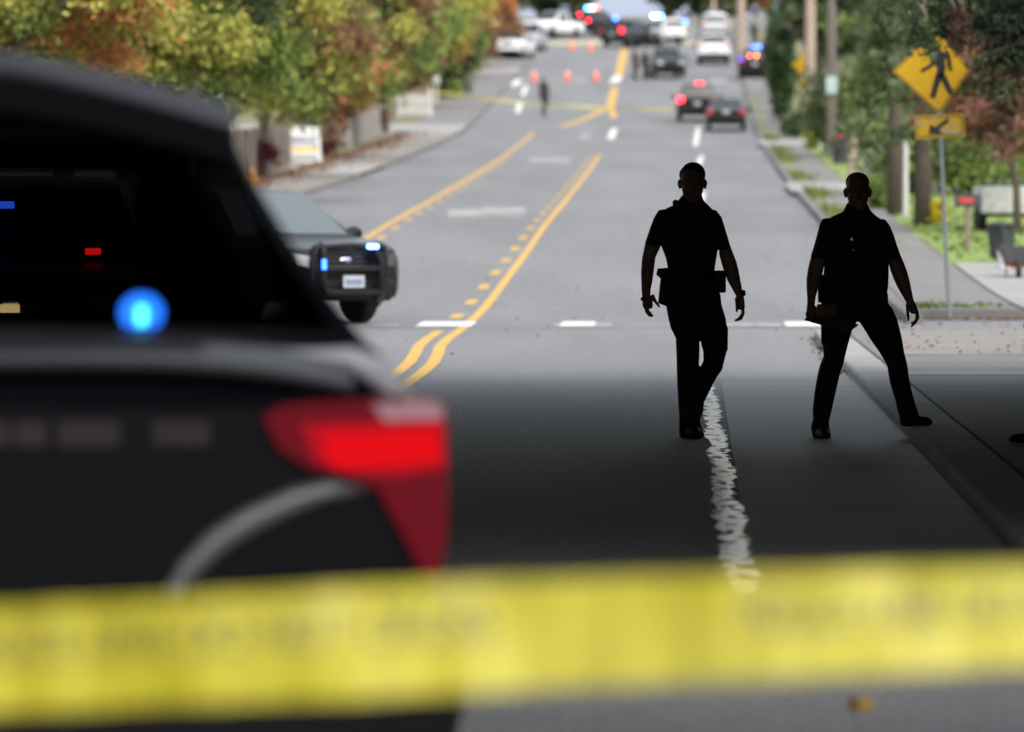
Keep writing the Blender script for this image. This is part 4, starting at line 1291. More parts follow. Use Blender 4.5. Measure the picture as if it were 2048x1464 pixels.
def make_officer(root_loc, S, foot_y, ox, spec, label):
    """spec holds pixel traces; rows become horizontal slices. The body is the top-level object, the clothes its children"""
    def q(px, py, y=0.0): return Vector(((px - ox) / S, y, (foot_y - py) / S))
    def rows(t): return [((foot_y - r[0]) / S, (r[1] - ox) / S, (r[2] - ox) / S, r[3], r[4] if len(r) > 4 else 0.0) for r in t]
    torso, sl, sr = rows(spec['torso']), rows(spec['sleeveL']), rows(spec['sleeveR'])
    al, ar = rows(spec['armL']), rows(spec['armR'])
    l1, l2 = rows(spec['leg1']), rows(spec['leg2'])
    h = spec['head']
    body = MB()
    hm = head_parts((h['cx'] - ox) / S, (foot_y - h['top']) / S, (foot_y - h['chin']) / S, 0, 0, h['hw'] / S, 0, -.03)
    body.add(hm.v, hm.f)
    body.slices(rows([(h['chin'] - 12, h['cx'] - 17, h['cx'] + 17, .058, -.005), (h['neck'], h['cx'] - 19, h['cx'] + 19, .064, .0), (h['neck'] + 18, h['cx'] - 26, h['cx'] + 26, .07, 0)]))
    body.slices(grow(torso, -.012)); body.slices(grow(sl, -.014)); body.slices(grow(sr, -.014))
    body.slices(al); body.slices(ar); body.slices(grow(l1, -.014)); body.slices(grow(l2, -.014))
    for pts, rad in spec['fingers']:
        body.tube([q(*p) for p in pts], [r / S for r in rad] if hasattr(rad, '__len__') else rad / S, 8)
        body.ball(q(*pts[-1]), (rad[-1] if hasattr(rad, '__len__') else rad) / S, 8, 6)
    for pr in spec['palms']: body.slices(rows(pr), 16, 2.6)
    o = body.remesh('person', M['skin'], None, .0048, 3)
    o.location = root_loc
    tag(o, label, 'person')
    sh = MB()
    sh.slices(torso); sh.slices(sl, 20, 2.2); sh.slices(sr, 20, 2.2)
    for pts, rad in spec.get('collar', []): sh.tube([q(*p) for p in pts], rad, 8)
    sh.slices(rows(spec['collar_rows']), 20, 2.1)
    sh.remesh('shirt', M['uniform'], o, .006, 3)
    tr = MB()
    tr.slices(rows(spec['hips'])); tr.slices(l1); tr.slices(l2)
    for e in spec.get('pockets', []): tr.slices(rows(e), 16, 3.2)
    tr.remesh('trousers', M['uniform'], o, .006, 3)
    for bt in spec['boots']:
        bb = MB()
        for kind, arg in bt:
            if kind == 's': bb.slices(rows(arg), 18, 2.4)
            elif kind == 't': bb.tube([q(*p) for p in arg[0]], [r / S for r in arg[1]], 12); bb.ball(q(*arg[0][-1]), arg[1][-1] / S * .98, 12, 8)
        bb.remesh('boot', M['boot'], o, .006, 2)
    bl = MB(); bl.slices(rows(spec['belt']), 24, 2.4)
    bl.build('duty_belt', M['leather'], o, True, 50)
    for nm, poly, y0, y1, mt in spec['gear']:
        MB().prism([(q(*p).x, q(*p).z) for p in poly], y0, y1).build(nm, M[mt], o, True, 30)
    hr = MB()
    for kind, a in spec['hair']:
        c = q(*a[0]); hr.ball((c.x, a[1], c.z), a[2], 20, 14)
    hr.remesh('hair', M['hair'], o, .005, 2)
    for nm, px, py, y, size, mt in spec.get('small', []):
        c = q(px, py, y); MB().box(c, size, min(size) * .25).build(nm, M[mt], o, True, 40)
    for nm, t, mt in spec.get('bands', []):
        MB().slices(rows(t), 16, 2.2).build(nm, M[mt], o, True, 50)
    return o, q

D1 = 37.76
S1 = F / D1
o1 = dict(
    head=dict(cx=1384.3, top=328, chin=402, hw=24.5, neck=401),
    torso=[(399, 1364, 1404, .065), (408, 1350, 1414, .08), (418, 1330, 1424, .095), (432, 1320, 1434, .112), (452, 1318, 1438, .125), (475, 1320, 1438, .128), (495, 1323, 1436, .126), (515, 1331, 1433, .12), (540, 1336, 1429, .115), (556, 1335, 1431, .118)],
    hips=[(548, 1336, 1430, .112), (565, 1334, 1434, .118), (590, 1332, 1441, .125), (615, 1332, 1444, .125), (640, 1337, 1448, .115), (668, 1348, 1445, .09)],
    sleeveL=[(423, 1315, 1338, .055), (436, 1307, 1337, .068), (455, 1300, 1334, .072), (470, 1295, 1330, .07), (487, 1289.5, 1326, .068)],
    sleeveR=[(423, 1414, 1434, .055), (434, 1416, 1443, .066), (457, 1420, 1450, .07), (475, 1427, 1455.5, .07), (496, 1434, 1461.5, .066)],
    armL=[(480, 1291, 1323, .05), (496, 1288, 1320, .05), (514, 1284, 1311, .046), (528, 1282.5, 1309, .046, -.01), (545, 1281.5, 1307, .045, -.02), (562, 1282, 1304.5, .04, -.03), (578, 1282.5, 1301, .032, -.04), (594, 1283.5, 1300, .026, -.05)],
    armR=[(488, 1437, 1459, .05), (509, 1438, 1467, .05), (521, 1441, 1472, .05), (541, 1447, 1477, .047, .0), (562, 1455, 1481, .042, .0), (576, 1463, 1483.5, .034, .0), (590, 1471, 1486, .026, 0)],
    palms=[[(592, 1284, 1302, .026, -.05), (604, 1284, 1305, .042, -.055), (614, 1285, 1305, .043, -.06)],
           [(589, 1472, 1487, .026, 0), (602, 1471, 1489, .040, .0), (616, 1471, 1490, .042, 0)]],
    fingers=[([(1303, 590, -.07), (1309, 601, -.085), (1314, 608, -.09), (1317.5, 612.5, -.09)], [5, 3.6, 3.0, 2.4]),
             ([(1291, 612, -.095), (1296, 622, -.10), (1304, 631, -.10)], [3.2, 3.0, 2.5]),
             ([(1290, 612, -.072), (1294, 624, -.075), (1302, 632, -.075)], [3.4, 3.1, 2.6]),
             ([(1290, 612, -.048), (1292, 623, -.05), (1298, 631, -.05)], [3.3, 3.0, 2.5]),
             ([(1290, 610, -.026), (1291, 620, -.03), (1295, 627, -.03)], [3.0, 2.7, 2.2]),
             ([(1473, 596, -.02), (1473, 610, -.045), (1473, 622, -.05)], [4.2, 3.4, 2.6]),
             ([(1484, 613, -.032), (1485, 625, -.04), (1478, 636, -.045), (1470, 640.5, -.045)], [3.4, 3.2, 2.9, 2.4]),
             ([(1484, 613, -.01), (1486, 626, -.012), (1480, 638, -.015), (1472, 641, -.015)], [3.4, 3.2, 2.9, 2.4]),
             ([(1485, 613, .013), (1487, 626, .014), (1483, 637, .014), (1477, 640, .014)], [3.3, 3.1, 2.8, 2.4]),
             ([(1485, 612, .034), (1487, 622, .037), (1485, 632, .037)], [3.0, 2.7, 2.2])],
    leg1=[(612, 1333, 1392, .105), (630, 1335, 1395, .105), (656, 1341, 1397.5, .10, -.01), (676, 1351, 1399, .09, -.02), (711, 1352.5, 1398.5, .082, -.03), (740, 1353, 1397, .076, -.035), (770, 1354, 1397, .074, -.03), (800, 1356, 1397, .072, -.02), (832, 1358, 1399, .072, -.01)],
    leg2=[(612, 1384, 1444, .105), (637, 1394, 1451.5, .102), (656, 1399, 1454, .098, -.01), (672, 1401, 1455, .094, -.02), (688, 1402, 1454, .09, -.03), (704, 1406, 1452.5, .085, -.04), (722, 1406, 1448, .08, -.04), (740, 1397, 1444, .08, -.01), (755, 1392, 1434, .078, .05), (781, 1386, 1422, .072, .14), (805, 1384, 1411.5, .066, .22)],
    pockets=[[(655, 1440, 1456, .06), (700, 1440, 1455.5, .06)]],
    boots=[[('s', [(826, 1359, 1399, .066, -.005), (845, 1357.5, 1401, .066, -.005), (862, 1357.5, 1406, .07, -.01), (871, 1358.5, 1409, .075, -.015)]),
            ('t', ([(1379, 862, -.02), (1388, 864.5, -.12), (1393, 867, -.19)], [15, 14.5, 9.5]))],
           [('s', [(798, 1384, 1410, .06, .21), (812, 1383, 1411, .055, .24)]), ('t', ([(1397, 806, .24), (1396, 823, .21), (1394, 838, .16)], [13.5, 13, 9]))]],
    belt=[(545, 1334, 1433, .123), (562, 1333, 1436, .128)],
    collar_rows=[(390, 1364.5, 1403.5, .072, .005), (398, 1358, 1406, .078, .002), (408, 1347, 1412, .085, 0)],
    gear=[('holster', [(1315, 537), (1335, 535.5), (1345, 545), (1345, 612), (1332, 612.5), (1316, 606), (1321, 557), (1312, 549)], -.07, .035, 'leather'),
          ('pouch', [(1424, 541), (1451, 541), (1451, 584), (1443, 585.5), (1428, 583)], -.06, .05, 'leather'),
          ('pouch', [(1372, 544), (1398, 544), (1398, 566), (1372, 566)], -.15, -.11, 'leather'),
          ('shoulder_mic', [(1344, 403), (1349, 399), (1355, 401), (1357, 420), (1346, 422)], -.10, -.05, 'trim')],
    hair=[('b', ((1385.5, 349), .0, (25.2/S1, .104, 25/S1))), ('b', ((1368, 350), .012, (10/S1, .07, 15/S1))), ('b', ((1388, 332), -.05, (12/S1, .05, 7/S1)))],
    small=[('badge', 1408, 452, -.135, (.04, .01, .05), 'leather')],
    bands=[('wristwatch', [(582, 1478, 1491, .032, .0), (590, 1478, 1491, .032, 0)], 'trim'), ('wristband', [(596, 1280.5, 1303, .032, -.05), (599, 1280.5, 1303, .032, -.05)], 'trim')],
)
ax = W(1384, 875, D1)
off1, _ = make_officer(Vector((ax.x, D1, 0)), S1, 875, 1384, o1, 'person in dark uniform striding with both hands free, silhouetted on the white edge line')

D2 = 37.7
S2 = F / D2
o2 = dict(
    head=dict(cx=1714.5, top=345.5, chin=418, hw=23.8, neck=420),
    torso=[(415, 1691, 1737, .07), (423, 1684, 1743, .082), (432, 1664, 1753, .095), (443, 1648, 1770, .11), (460, 1642, 1778, .128), (485, 1642, 1780, .135), (510, 1645, 1779, .135), (531, 1648, 1777, .132), (552, 1646, 1777, .13), (572, 1644, 1776, .13), (592, 1643, 1773, .128)],
    hips=[(582, 1644, 1772, .12), (600, 1642, 1773, .125), (618, 1641, 1784, .125), (630, 1643, 1786, .115)],
    sleeveL=[(440, 1642, 1668, .06), (450, 1638, 1666, .07), (470, 1633, 1662, .074), (492, 1627, 1658, .073), (512, 1620.5, 1655, .07)],
    sleeveR=[(441, 1752, 1772, .06), (452, 1756, 1780, .07), (472, 1760, 1788, .074), (494, 1766, 1795, .073), (515, 1772, 1802.5, .07)],
    armL=[(504, 1624, 1653, .052), (524, 1618, 1650, .052), (540, 1614.5, 1646, .05, -.01), (556, 1612, 1641, .048, -.02), (576, 1612, 1635, .042, -.04), (594, 1613, 1630, .034, -.055), (610, 1613, 1628, .027, -.065)],
    armR=[(506, 1776, 1799, .052), (524, 1776, 1807, .052), (540, 1780, 1813, .05, -.01), (556, 1786, 1817.5, .048, -.015), (572, 1793, 1821, .042, -.02), (588, 1802, 1824, .033, -.025), (604, 1811.5, 1827, .026, -.03)],
    palms=[[(608, 1612.5, 1628, .027, -.065), (620, 1611, 1631, .038, -.075), (630, 1611, 1632, .038, -.08)],
           [(602, 1811, 1828, .026, -.03), (612, 1812, 1833, .034, -.035), (624, 1819, 1836, .036, -.04)]],
    fingers=[([(1613, 622, -.12), (1616, 633, -.13), (1627, 639, -.125)], [3.4, 3.2, 2.7]),
             ([(1612, 624, -.095), (1614, 636, -.10), (1626, 642, -.10)], [3.4, 3.2, 2.7]),
             ([(1612, 624, -.07), (1614, 637, -.075), (1625, 643, -.075)], [3.3, 3.1, 2.6]),
             ([(1613, 624, -.05), (1615, 635, -.05), (1624, 641, -.05)], [3.0, 2.8, 2.4]),
             ([(1626, 612, -.10), (1632, 620, -.12), (1636, 628, -.125)], [4.2, 3.4, 2.8]),
             ([(1814, 607, -.05), (1813.5, 622, -.07), (1815, 638, -.075)], [4.6, 3.6, 2.8]),
             ([(1831, 620, -.07), (1834, 632, -.08), (1829, 641, -.085), (1821, 645, -.085)], [3.4, 3.2, 2.9, 2.4]),
             ([(1832, 620, -.048), (1835, 634, -.05), (1829, 645, -.055), (1821.5, 651.5, -.055)], [3.5, 3.2, 2.9, 2.4]),
             ([(1832, 620, -.026), (1834, 633, -.025), (1830, 643, -.025), (1824, 649, -.025)], [3.3, 3.1, 2.8, 2.3]),
             ([(1831, 620, -.005), (1833, 629, 0), (1831, 637, 0)], [3.0, 2.7, 2.2])],
    leg1=[(620, 1641, 1712, .11), (648, 1641.5, 1711, .105), (660, 1642, 1704, .10), (687, 1645, 1696, .09, -.01), (712, 1646.5, 1689.5, .082, -.02), (728, 1639.5, 1686, .08, -.025), (745, 1635, 1680, .078, -.025), (762, 1632, 1676, .076, -.02), (780, 1629, 1672, .074, -.015), (800, 1627, 1667.5, .072, -.01), (818, 1625, 1664, .072, 0), (842, 1626, 1658, .07, 0)],
    leg2=[(615, 1712, 1784, .11), (637, 1714, 1794, .108), (656, 1727, 1799, .102), (678, 1740, 1804, .095, -.01), (702, 1757, 1807.5, .086, -.02), (729, 1773, 1814, .08, -.03), (764, 1779, 1819, .076, -.02), (799, 1790, 1828, .072, -.01), (826, 1796, 1837, .07, 0)],
    pockets=[[(655, 1641.5, 1655, .06), (686, 1642, 1655, .06)]],
    boots=[[('s', [(838, 1625, 1658, .064, 0), (852, 1621.5, 1658.5, .066, -.005), (865, 1623, 1661, .072, -.012), (873, 1625, 1662, .078, -.018)]),
            ('t', ([(1641, 864, -.02), (1646, 866.5, -.12), (1648, 869, -.19)], [15, 14.5, 9.5]))],
           [('s', [(820, 1796, 1836, .06, 0), (832, 1798, 1838, .062, -.01), (846, 1799, 1838, .06, -.02)]),
            ('t', ([(1812, 842, -.02), (1834, 840, -.06), (1852, 841, -.09), (1857, 842.5, -.10)], [9, 10.5, 8.5, 6.5]))]],
    belt=[(586, 1641, 1775, .134), (601, 1640, 1776, .138)],
    collar_rows=[(408, 1692, 1735, .075, .005), (415, 1689, 1738, .08, .002), (425, 1684, 1744, .085, 0)],
    gear=[('radio', [(1640, 551), (1652, 545), (1658, 550), (1658, 604), (1636, 604), (1635.5, 577)], -.08, .04, 'leather'),
          ('pouch', [(1690, 586), (1712, 586), (1712, 606), (1690, 606)], -.165, -.125, 'leather'),
          ('pouch', [(1752, 586), (1773, 586), (1773, 606), (1752, 606)], -.14, -.08, 'leather')],
    hair=[('b', ((1714.5, 364), .022, (24/S2, .098, 20.5/S2)))],
    small=[('badge', 1701, 478, -.142, (.018, .01, .03), 'badge'), ('badge', 1704, 499, -.142, (.012, .01, .012), 'badge')],
    bands=[],
)
ax = W(1714, 875, D2)
off2, q2 = make_officer(Vector((ax.x, D2, 0)), S2, 875, 1714, o2, 'person in dark uniform with one foot on the kerb, holding a clipboard')

# clipboard and yellow case in the right officer's hand: things of their own
def held(name, label, cat, pix, y0, y1, m):
    base = Vector((ax.x, D2, 0))
    pts = [q2(*p) for p in pix]
    c = sum(pts, Vector()) / len(pts)
    o = MB().prism([(p.x - c.x, p.z - c.z) for p in pts], y0, y1).build(name, M[m])
    o.location = base + Vector((c.x, 0, c.z))
    return tag(o, label, cat)
cb = MB()
pl = [q2(1608, 638, -.06), q2(1689, 662, -.26), q2(1712, 648, -.20), q2(1634, 622, -.02)]
n_ = (pl[1] - pl[0]).cross(pl[3] - pl[0]).normalized() * .006
c = sum(pl, Vector()) / 4
cb.add([p - c + n_ for p in pl] + [p - c - n_ for p in pl], [(0, 1, 2, 3), (7, 6, 5, 4), (0, 4, 5, 1), (1, 5, 6, 2), (2, 6, 7, 3), (3, 7, 4, 0)])
o = cb.build('clipboard', M['board']); o.location = Vector((ax.x, D2, 0)) + c
tag(o, 'grey clipboard held flat at the hip by the officer on the kerb', 'clipboard')
tp = MB()
p0 = q2(1650, 620, -.185)
tp.box((0, 0, 0), (.13, .06, .09), .012)
o = tp.build('yellow_case', M['yellow_case'], None, True, 40); o.location = Vector((ax.x, D2, 0)) + p0
tag(o, 'small yellow case resting on the clipboard against the officer', 'case')

# other people: copies of the first officer
def person_copy(label, loc, rz, scale=1.0, group=None):
    c = copy_tree(off1)
    c.location = loc; c.rotation_euler = (0, 0, rz); c.scale = (scale,) * 3
    tag(c, label, 'person', group)
    return c
c3 = copy_tree(off2)
p3 = W(2182, 865, 34.6)
c3.location = (p3.x, 34.6, .004); c3.rotation_euler = (0, 0, math.pi)
tag(c3, 'person at the right edge of frame, only a black shoe tip in view', 'person')
def far_person(label, px, py, rz=0.0, sc=.97, group=None):
    q = G(px, py); return person_copy(label, (q.x, q.y, q.z + .005), rz, sc, group)
far_person('person in dark clothes walking alone down the middle of the road', 1088, 232, .5, 1.06)
far_person('person standing at the nose of the charcoal police vehicle, left of a pair', 1270, 160, .9, 1.0)
far_person('person standing close to the charcoal police vehicle, right of a pair', 1290, 161, -.5, .98)
q = G(1508, 100)
person_copy('person in dark clothes on the pavement beside the far pole and hedge', (q.x, q.y, q.z + .14), .2, 1.0)

# ================================================================== STREET FURNITURE AND SMALL THINGS
# pedestrian crossing sign
def ped_sign():
    ds = 75.2
    foot = W(1901, 650, ds); topp = W(1878, 240, ds)
    root = empty('pedestrian_sign', (foot.x, ds, Z(ds) + .0))
    tag(root, 'yellow diamond pedestrian crossing sign with arrow plaque on a leaning steel post', 'sign')
    base = Vector((foot.x, ds, Z(ds)))
    def P(px, py, y=0.0):
        w_ = W(px, py, ds + y); return w_ - base
    t0 = P(1875, 100)
    MB().tube([(0, .03, -.1), (P(1889, 440).x, .03, P(1889, 440).z), (t0.x, .03, t0.z)], .028, 10).build('post', M['steel'], root, True, 40)
    def flat(name, pix, y, th, m, parent):
        return MB().prism([(P(*p).x, P(*p).z) for p in pix], y, y + th).build(name, M[m], parent)
    dia = [(1786, 143), (1790, 138), (1867, 64), (1874, 62), (1937, 134), (1939, 141), (1882, 222), (1876, 225)]
    cx, cy = 1863, 144
    def shrink(p, k): return [(cx + (a - cx) * k, cy + (b - cy) * k) for a, b in p]
    bl = flat('diamond_panel', dia, -.006, .008, 'sign_yellow', root)
    # thin black border ring
    o_, i_ = shrink(dia, .965), shrink(dia, .935)
    n = len(dia)
    vs = [P(*p) + Vector((0, -.0085, 0)) for p in o_ + i_]
    mesh_obj('border', vs, [(k, (k+1) % n, n + (k+1) % n, n + k) for k in range(n)], M['sign_black'], bl)
    ped = MB()
    def pp(pix):
        for q, (ox_, oy_) in enumerate(((0, 0), (1.5, 0), (-1.5, 0), (0, 1.4), (0, -1.4))): ped.prism([(P(a + ox_, b + oy_).x, P(a + ox_, b + oy_).z) for a, b in pix], -.011 - q * .0004, -.007)
    def zz(l): return [(1500 + a / 3.485, b / 3.485) for a, b in l]
    pp(zz([(1285, 362), (1340, 362), (1392, 388), (1398, 425), (1398, 470), (1412, 480), (1402, 495), (1380, 470), (1378, 410), (1352, 405), (1358, 470), (1352, 500), (1345, 540), (1318, 548), (1300, 520), (1312, 480), (1290, 440), (1270, 462), (1200, 500), (1192, 488), (1262, 445), (1268, 400)]))
    pp(zz([(1298, 520), (1330, 545), (1285, 682), (1258, 676), (1280, 590)]))
    pp(zz([(1312, 530), (1348, 505), (1375, 560), (1415, 645), (1392, 662), (1345, 575)]))
    pp([(1866 + 8*math.cos(a*.523) + 1.5, 98 + 8*math.sin(a*.523)) for a in range(12)])
    ped.build('walking_figure', M['sign_black'], bl)
    pq = flat('plaque', [(1829, 234), (1831, 232), (1925, 227), (1927, 229), (1930, 270), (1928, 272), (1834, 279), (1832, 277)], -.006, .008, 'sign_yellow', root)
    o_ = [(1832, 235.5), (1924, 230.5), (1926.5, 269), (1835, 275.5)]; i_ = [(1834, 237.5), (1922, 232.7), (1924, 267), (1837, 273)]
    vs = [P(*p) + Vector((0, -.0085, 0)) for p in o_ + i_]
    mesh_obj('border', vs, [(k, (k+1) % 4, 4 + (k+1) % 4, 4 + k) for k in range(4)], M['sign_black'], pq)
    ar = MB()
    for pl in (zz([(1375, 825), (1392, 838), (1310, 905), (1292, 890)]), zz([(1250, 930), (1258, 872), (1290, 888), (1338, 930)])):
        for q, (ox_, oy_) in enumerate(((0, 0), (1.5, 0), (-1.5, 0), (0, 1.3), (0, -1.3))): ar.prism([(P(a + ox_, b + oy_).x, P(a + ox_, b + oy_).z) for a, b in pl], -.011 - q * .0003, -.007)
    ar.build('arrow', M['sign_black'], pq)
    st = MB()
    rr = random.Random(2)
    for (a, b, s) in ((1838, 245, 6), (1843, 252, 5), (1872, 236, 5), (1886, 258, 6), (1897, 264, 7), (1907, 252, 5), (1912, 266, 6), (1918, 262, 4), (1860, 240, 4), (1900, 241, 4)):
        poly = [(a + s*rr.uniform(.6, 1.2)*math.cos(k), b + s*.7*rr.uniform(.6, 1.2)*math.sin(k)) for k in (0, 1.05, 2.1, 3.14, 4.2, 5.2)]
        st.prism([(P(*p).x, P(*p).z) for p in poly], -.0125, -.0115)
    st.build('sticker_residue', M['sticker'], pq)
    b = MB()
    for p in ((1876, 205), (1871, 78), (1878, 238), (1881, 270)):
        c = P(*p); b.cyl((c.x, -.008, c.z), .012, .008, 'Y', 8)
    b.build('bolt', M['steel'], root)
ped_sign()

# foreground barrier tape and its two stanchions outside the frame
def tape():
    dT = 7.0
    s = F / dT
    top = [(-400, 1234), (0, 1217), (400, 1195), (800, 1174), (1024, 1163), (1400, 1150), (1800, 1140), (2048, 1135), (2500, 1130)]
    bot = [(-400, 1440), (0, 1424), (400, 1408), (800, 1390), (1024, 1378), (1400, 1362), (1800, 1342), (2048, 1330), (2500, 1320)]
    n = 90
    xs = np.linspace(-400, 2500, n + 1)
    vs, fs = [], []
    rows_ = 8
    base = W(1024, 1270, dT)
    rr = np.random.RandomState(3)
    for i, x in enumerate(xs):
        yt = np.interp(x, [p[0] for p in top], [p[1] for p in top]); yb = np.interp(x, [p[0] for p in bot], [p[1] for p in bot])
        w1 = .012 * math.sin(x * .006) + .006 * math.sin(x * .023 + 1)
        for r in range(rows_ + 1):
            t = r / rows_
            # the tape curls: the upper half leans away, the lower half faces up toward the sky
            y = .030 * (t - .45) * -1 + w1 * (t - .5) * 2.2
            p = W(x, yt + (yb - yt) * t, dT) - base
            vs.append((p.x, y, p.z))
        if i:
            k = rows_ + 1
            for r in range(rows_): fs.append(((i-1)*k + r, (i-1)*k + r + 1, i*k + r + 1, i*k + r))
    m, t, b = new_mat('yellow_barrier_film')
    out = t.nodes["Material Output"]
    tc = t.nodes.new("ShaderNodeTexCoord"); n_ = t.nodes.new("ShaderNodeTexNoise")
    mp = t.nodes.new("ShaderNodeMapping"); mp.inputs["Scale"].default_value = (14, 1, 1.2)
    t.links.new(tc.outputs["Object"], mp.inputs[0]); t.links.new(mp.outputs[0], n_.inputs["Vector"]); n_.inputs["Scale"].default_value = 1.5
    r_ = t.nodes.new("ShaderNodeValToRGB")
    r_.color_ramp.elements[0].position = .35; r_.color_ramp.elements[1].position = .65
    r_.color_ramp.elements[0].color = (.60, .52, .01, 1); r_.color_ramp.elements[1].color = (.84, .77, .06, 1)
    t.links.new(n_.outputs[0], r_.inputs[0]); t.links.new(r_.outputs[0], b.inputs["Base Color"])
    b.inputs["Roughness"].default_value = .35
    tl = t.nodes.new("ShaderNodeBsdfTranslucent"); t.links.new(r_.outputs[0], tl.inputs[0])
    mx = t.nodes.new("ShaderNodeMixShader"); mx.inputs[0].default_value = .45
    t.links.new(b.outputs[0], mx.inputs[1]); t.links.new(tl.outputs[0], mx.inputs[2]); ts = t.nodes.new("ShaderNodeBsdfTransparent"); ts.inputs[0].default_value = (1, .97, .6, 1)
    m2 = t.nodes.new("ShaderNodeMixShader"); m2.inputs[0].default_value = .36
    t.links.new(mx.outputs[0], m2.inputs[1]); t.links.new(ts.outputs[0], m2.inputs[2]); t.links.new(m2.outputs[0], out.inputs[0])
    o = mesh_obj('barrier_tape', vs, fs, m, None, True)
    o.location = base
    tag(o, 'wide yellow barrier tape stretched across the bottom of the view, out of focus', 'tape')
    # printed lettering (blurred in the photograph)
    mt = M['sign_black']
    def word(txt, x0, x1, yc, hh):
        cu = bpy.data.curves.new('lettering', 'FONT'); cu.body = txt; cu.size = 1
        ob = bpy.data.objects.new('tmp', cu); COL.objects.link(ob)
        dg = bpy.context.evaluated_depsgraph_get()
        me = bpy.data.meshes.new_from_object(ob.evaluated_get(dg))
        bpy.data.objects.remove(ob)
        co = np.array([v.co[:] for v in me.vertices])
        mn, mx_ = co.min(0), co.max(0)
        for v in me.vertices:
            a = (v.co.x - mn[0]) / (mx_[0] - mn[0]); c = (v.co.y - mn[1]) / (mx_[1] - mn[1])
            x = x0 + (x1 - x0) * a
            yt = np.interp(x, [p[0] for p in top], [p[1] for p in top]); yb = np.interp(x, [p[0] for p in bot], [p[1] for p in bot])
            py = yt + (yb - yt) * (yc + hh * (.5 - c))
            tt = (py - yt) / (yb - yt)
            w1 = .012 * math.sin(x * .006) + .006 * math.sin(x * .023 + 1)
            p = W(x, py, dT) - base
            v.co = (p.x, .030 * (tt - .45) * -1 + w1 * (tt - .5) * 2.2 - .0015, p.z)
        me.materials.clear(); me.materials.append(M['tape_print'])
        me.name = 'lettering'
        l = bpy.data.objects.new('lettering', me); COL.objects.link(l); l.parent = o
    M['tape_print'] = mat('faded_black_print', (.04, .035, .01), .5)
    word('POLICE LINE DO NOT CROSS', -120, 980, .36, .36)
    word('POLICE LINE DO NOT CROSS', 1480, 2460, .38, .36)
    return o
tape()
def stanchion(label, px):
    p = W(px, 1280, 7.0)
    root = empty('stanchion', (p.x, 7.0, 0)); tag(root, label, 'post')
    MB().tube([(0, .05, .03), (0, .05, 1.12)], .025, 12).build('pole', M['steel'], root, True, 40)
    MB().cyl((0, .05, .02), .18, .04, 'Z', 24).build('base', M['trim'], root, True, 40)
stanchion('steel post holding the near tape beyond the left edge of the frame', -390)
stanchion('steel post holding the near tape beyond the right edge of the frame', 2490)

# far barrier tapes
M['tape_far'] = mat('yellow_barrier_tape', (.42, .38, .10), .5)
def far_tape(label, pts, d0, w, name='barrier_tape'):
    ps = [W(px, py, d) for px, py, d in pts]
    vs, fs = [], []
    n = 24
    c = ps[0]
    for i in range(n + 1):
        t = i / n * (len(ps) - 1); k = min(int(t), len(ps) - 2); f = t - k
        p = ps[k].lerp(ps[k + 1], f) - c
        tw = .5 * math.sin(i * .9)
        vs += [p + Vector((0, w * .4 * tw, w/2)), p - Vector((0, w * .4 * tw, w/2))]
        if i: fs.append((2*i-2, 2*i-1, 2*i+1, 2*i))
    o = mesh_obj(name, vs, fs, M['tape_far']); o.location = c
    tag(o, label, 'tape')
far_tape('thin yellow tape strung across the road behind the lone walking person', [(868, 184, 276), (960, 196, 275), (1090, 210, 274), (1230, 217, 273), (1360, 219, 272)], 0, .085)
far_tape('yellow tape strung across the crossroads behind the police vehicles', [(1120, 58, 415), (1290, 62, 415), (1350, 52, 414), (1440, 48, 412), (1482, 70, 400)], 0, .13)

# cones
CONE = None
def cone_proto():
    root = empty('traffic_cone', (0, 0, 0))
    MB().tube([(0, 0, .03), (0, 0, .6)], [.16, .035], 16).build('cone_body', M['cone'], root, True, 40)
    MB().box((0, 0, .02), (.4, .4, .04), .012).build('base', M['cone'], root)
    MB().tube([(0, 0, .33), (0, 0, .45)], [.102, .077], 16).build('band', M['cone_band'], root, True, 40)
    return root
cp = cone_proto()
for i, (px, py, lab) in enumerate(((1068, 162, 'orange traffic cone, leftmost of the nearer row of three'), (1135, 162, 'orange traffic cone, middle of the nearer row of three'),
                      (1192, 161, 'orange traffic cone, rightmost of the nearer row nearest the centre line'), (1143, 100, 'orange traffic cone, left of the far pair near the white pickup'),
                      (1182, 102, 'orange traffic cone, right of the far pair below the crest police vehicle'))):
    c = cp if i == 0 else copy_tree(cp)
    g = G(px, py); c.location = (g.x, g.y, g.z + .008)
    c.scale = (1.05,) * 3
    tag(c, lab, 'traffic cone', 'orange cones on the road')

# left side: wooden fences, picket fence, sandwich board, hydrant, lamp post
def fence(label, u, d0, d1, h, m, cat='fence', pale=0, du=0.0):
    L = d1 - d0
    root = empty('wooden_fence', (RX(u, d0), d0, Z(d0) + .1))
    tag(root, label, cat)
    n = max(2, int(L / .16))
    b = MB(); posts = MB()
    for i in range(n):
        f = (i + .5) / n; d = d0 + L * f
        b.box((RX(u + du*f, d) - RX(u, d0), d - d0, Z(d) - Z(d0) + h/2 + .04 * math.sin(i * 2.3)), (.025, L/n * .92, h), 0)
    b.build('boards', m, root)
    k = max(2, int(L / 2.4))
    for i in range(k + 1):
        f = i / k; d = d0 + L * f
        MB().box((RX(u + du*f, d) - RX(u, d0) + .07, d - d0, Z(d) - Z(d0) + h/2 + .06), (.1, .1, h + .12), .01).build('post', m, root)
    return root
fence('grey board fence nearest the yellow hydrant', -13.2, 150, 184, 1.45, M['fence_wood'])
fence('brown grey board fence between the real estate board and driveway', -13.9, 192, 222, 1.25, M['fence_wood'])
fence('pale weathered board fence ending at the dark red shrub', -13.6, 223, 247, 1.35, M['fence_pale'])
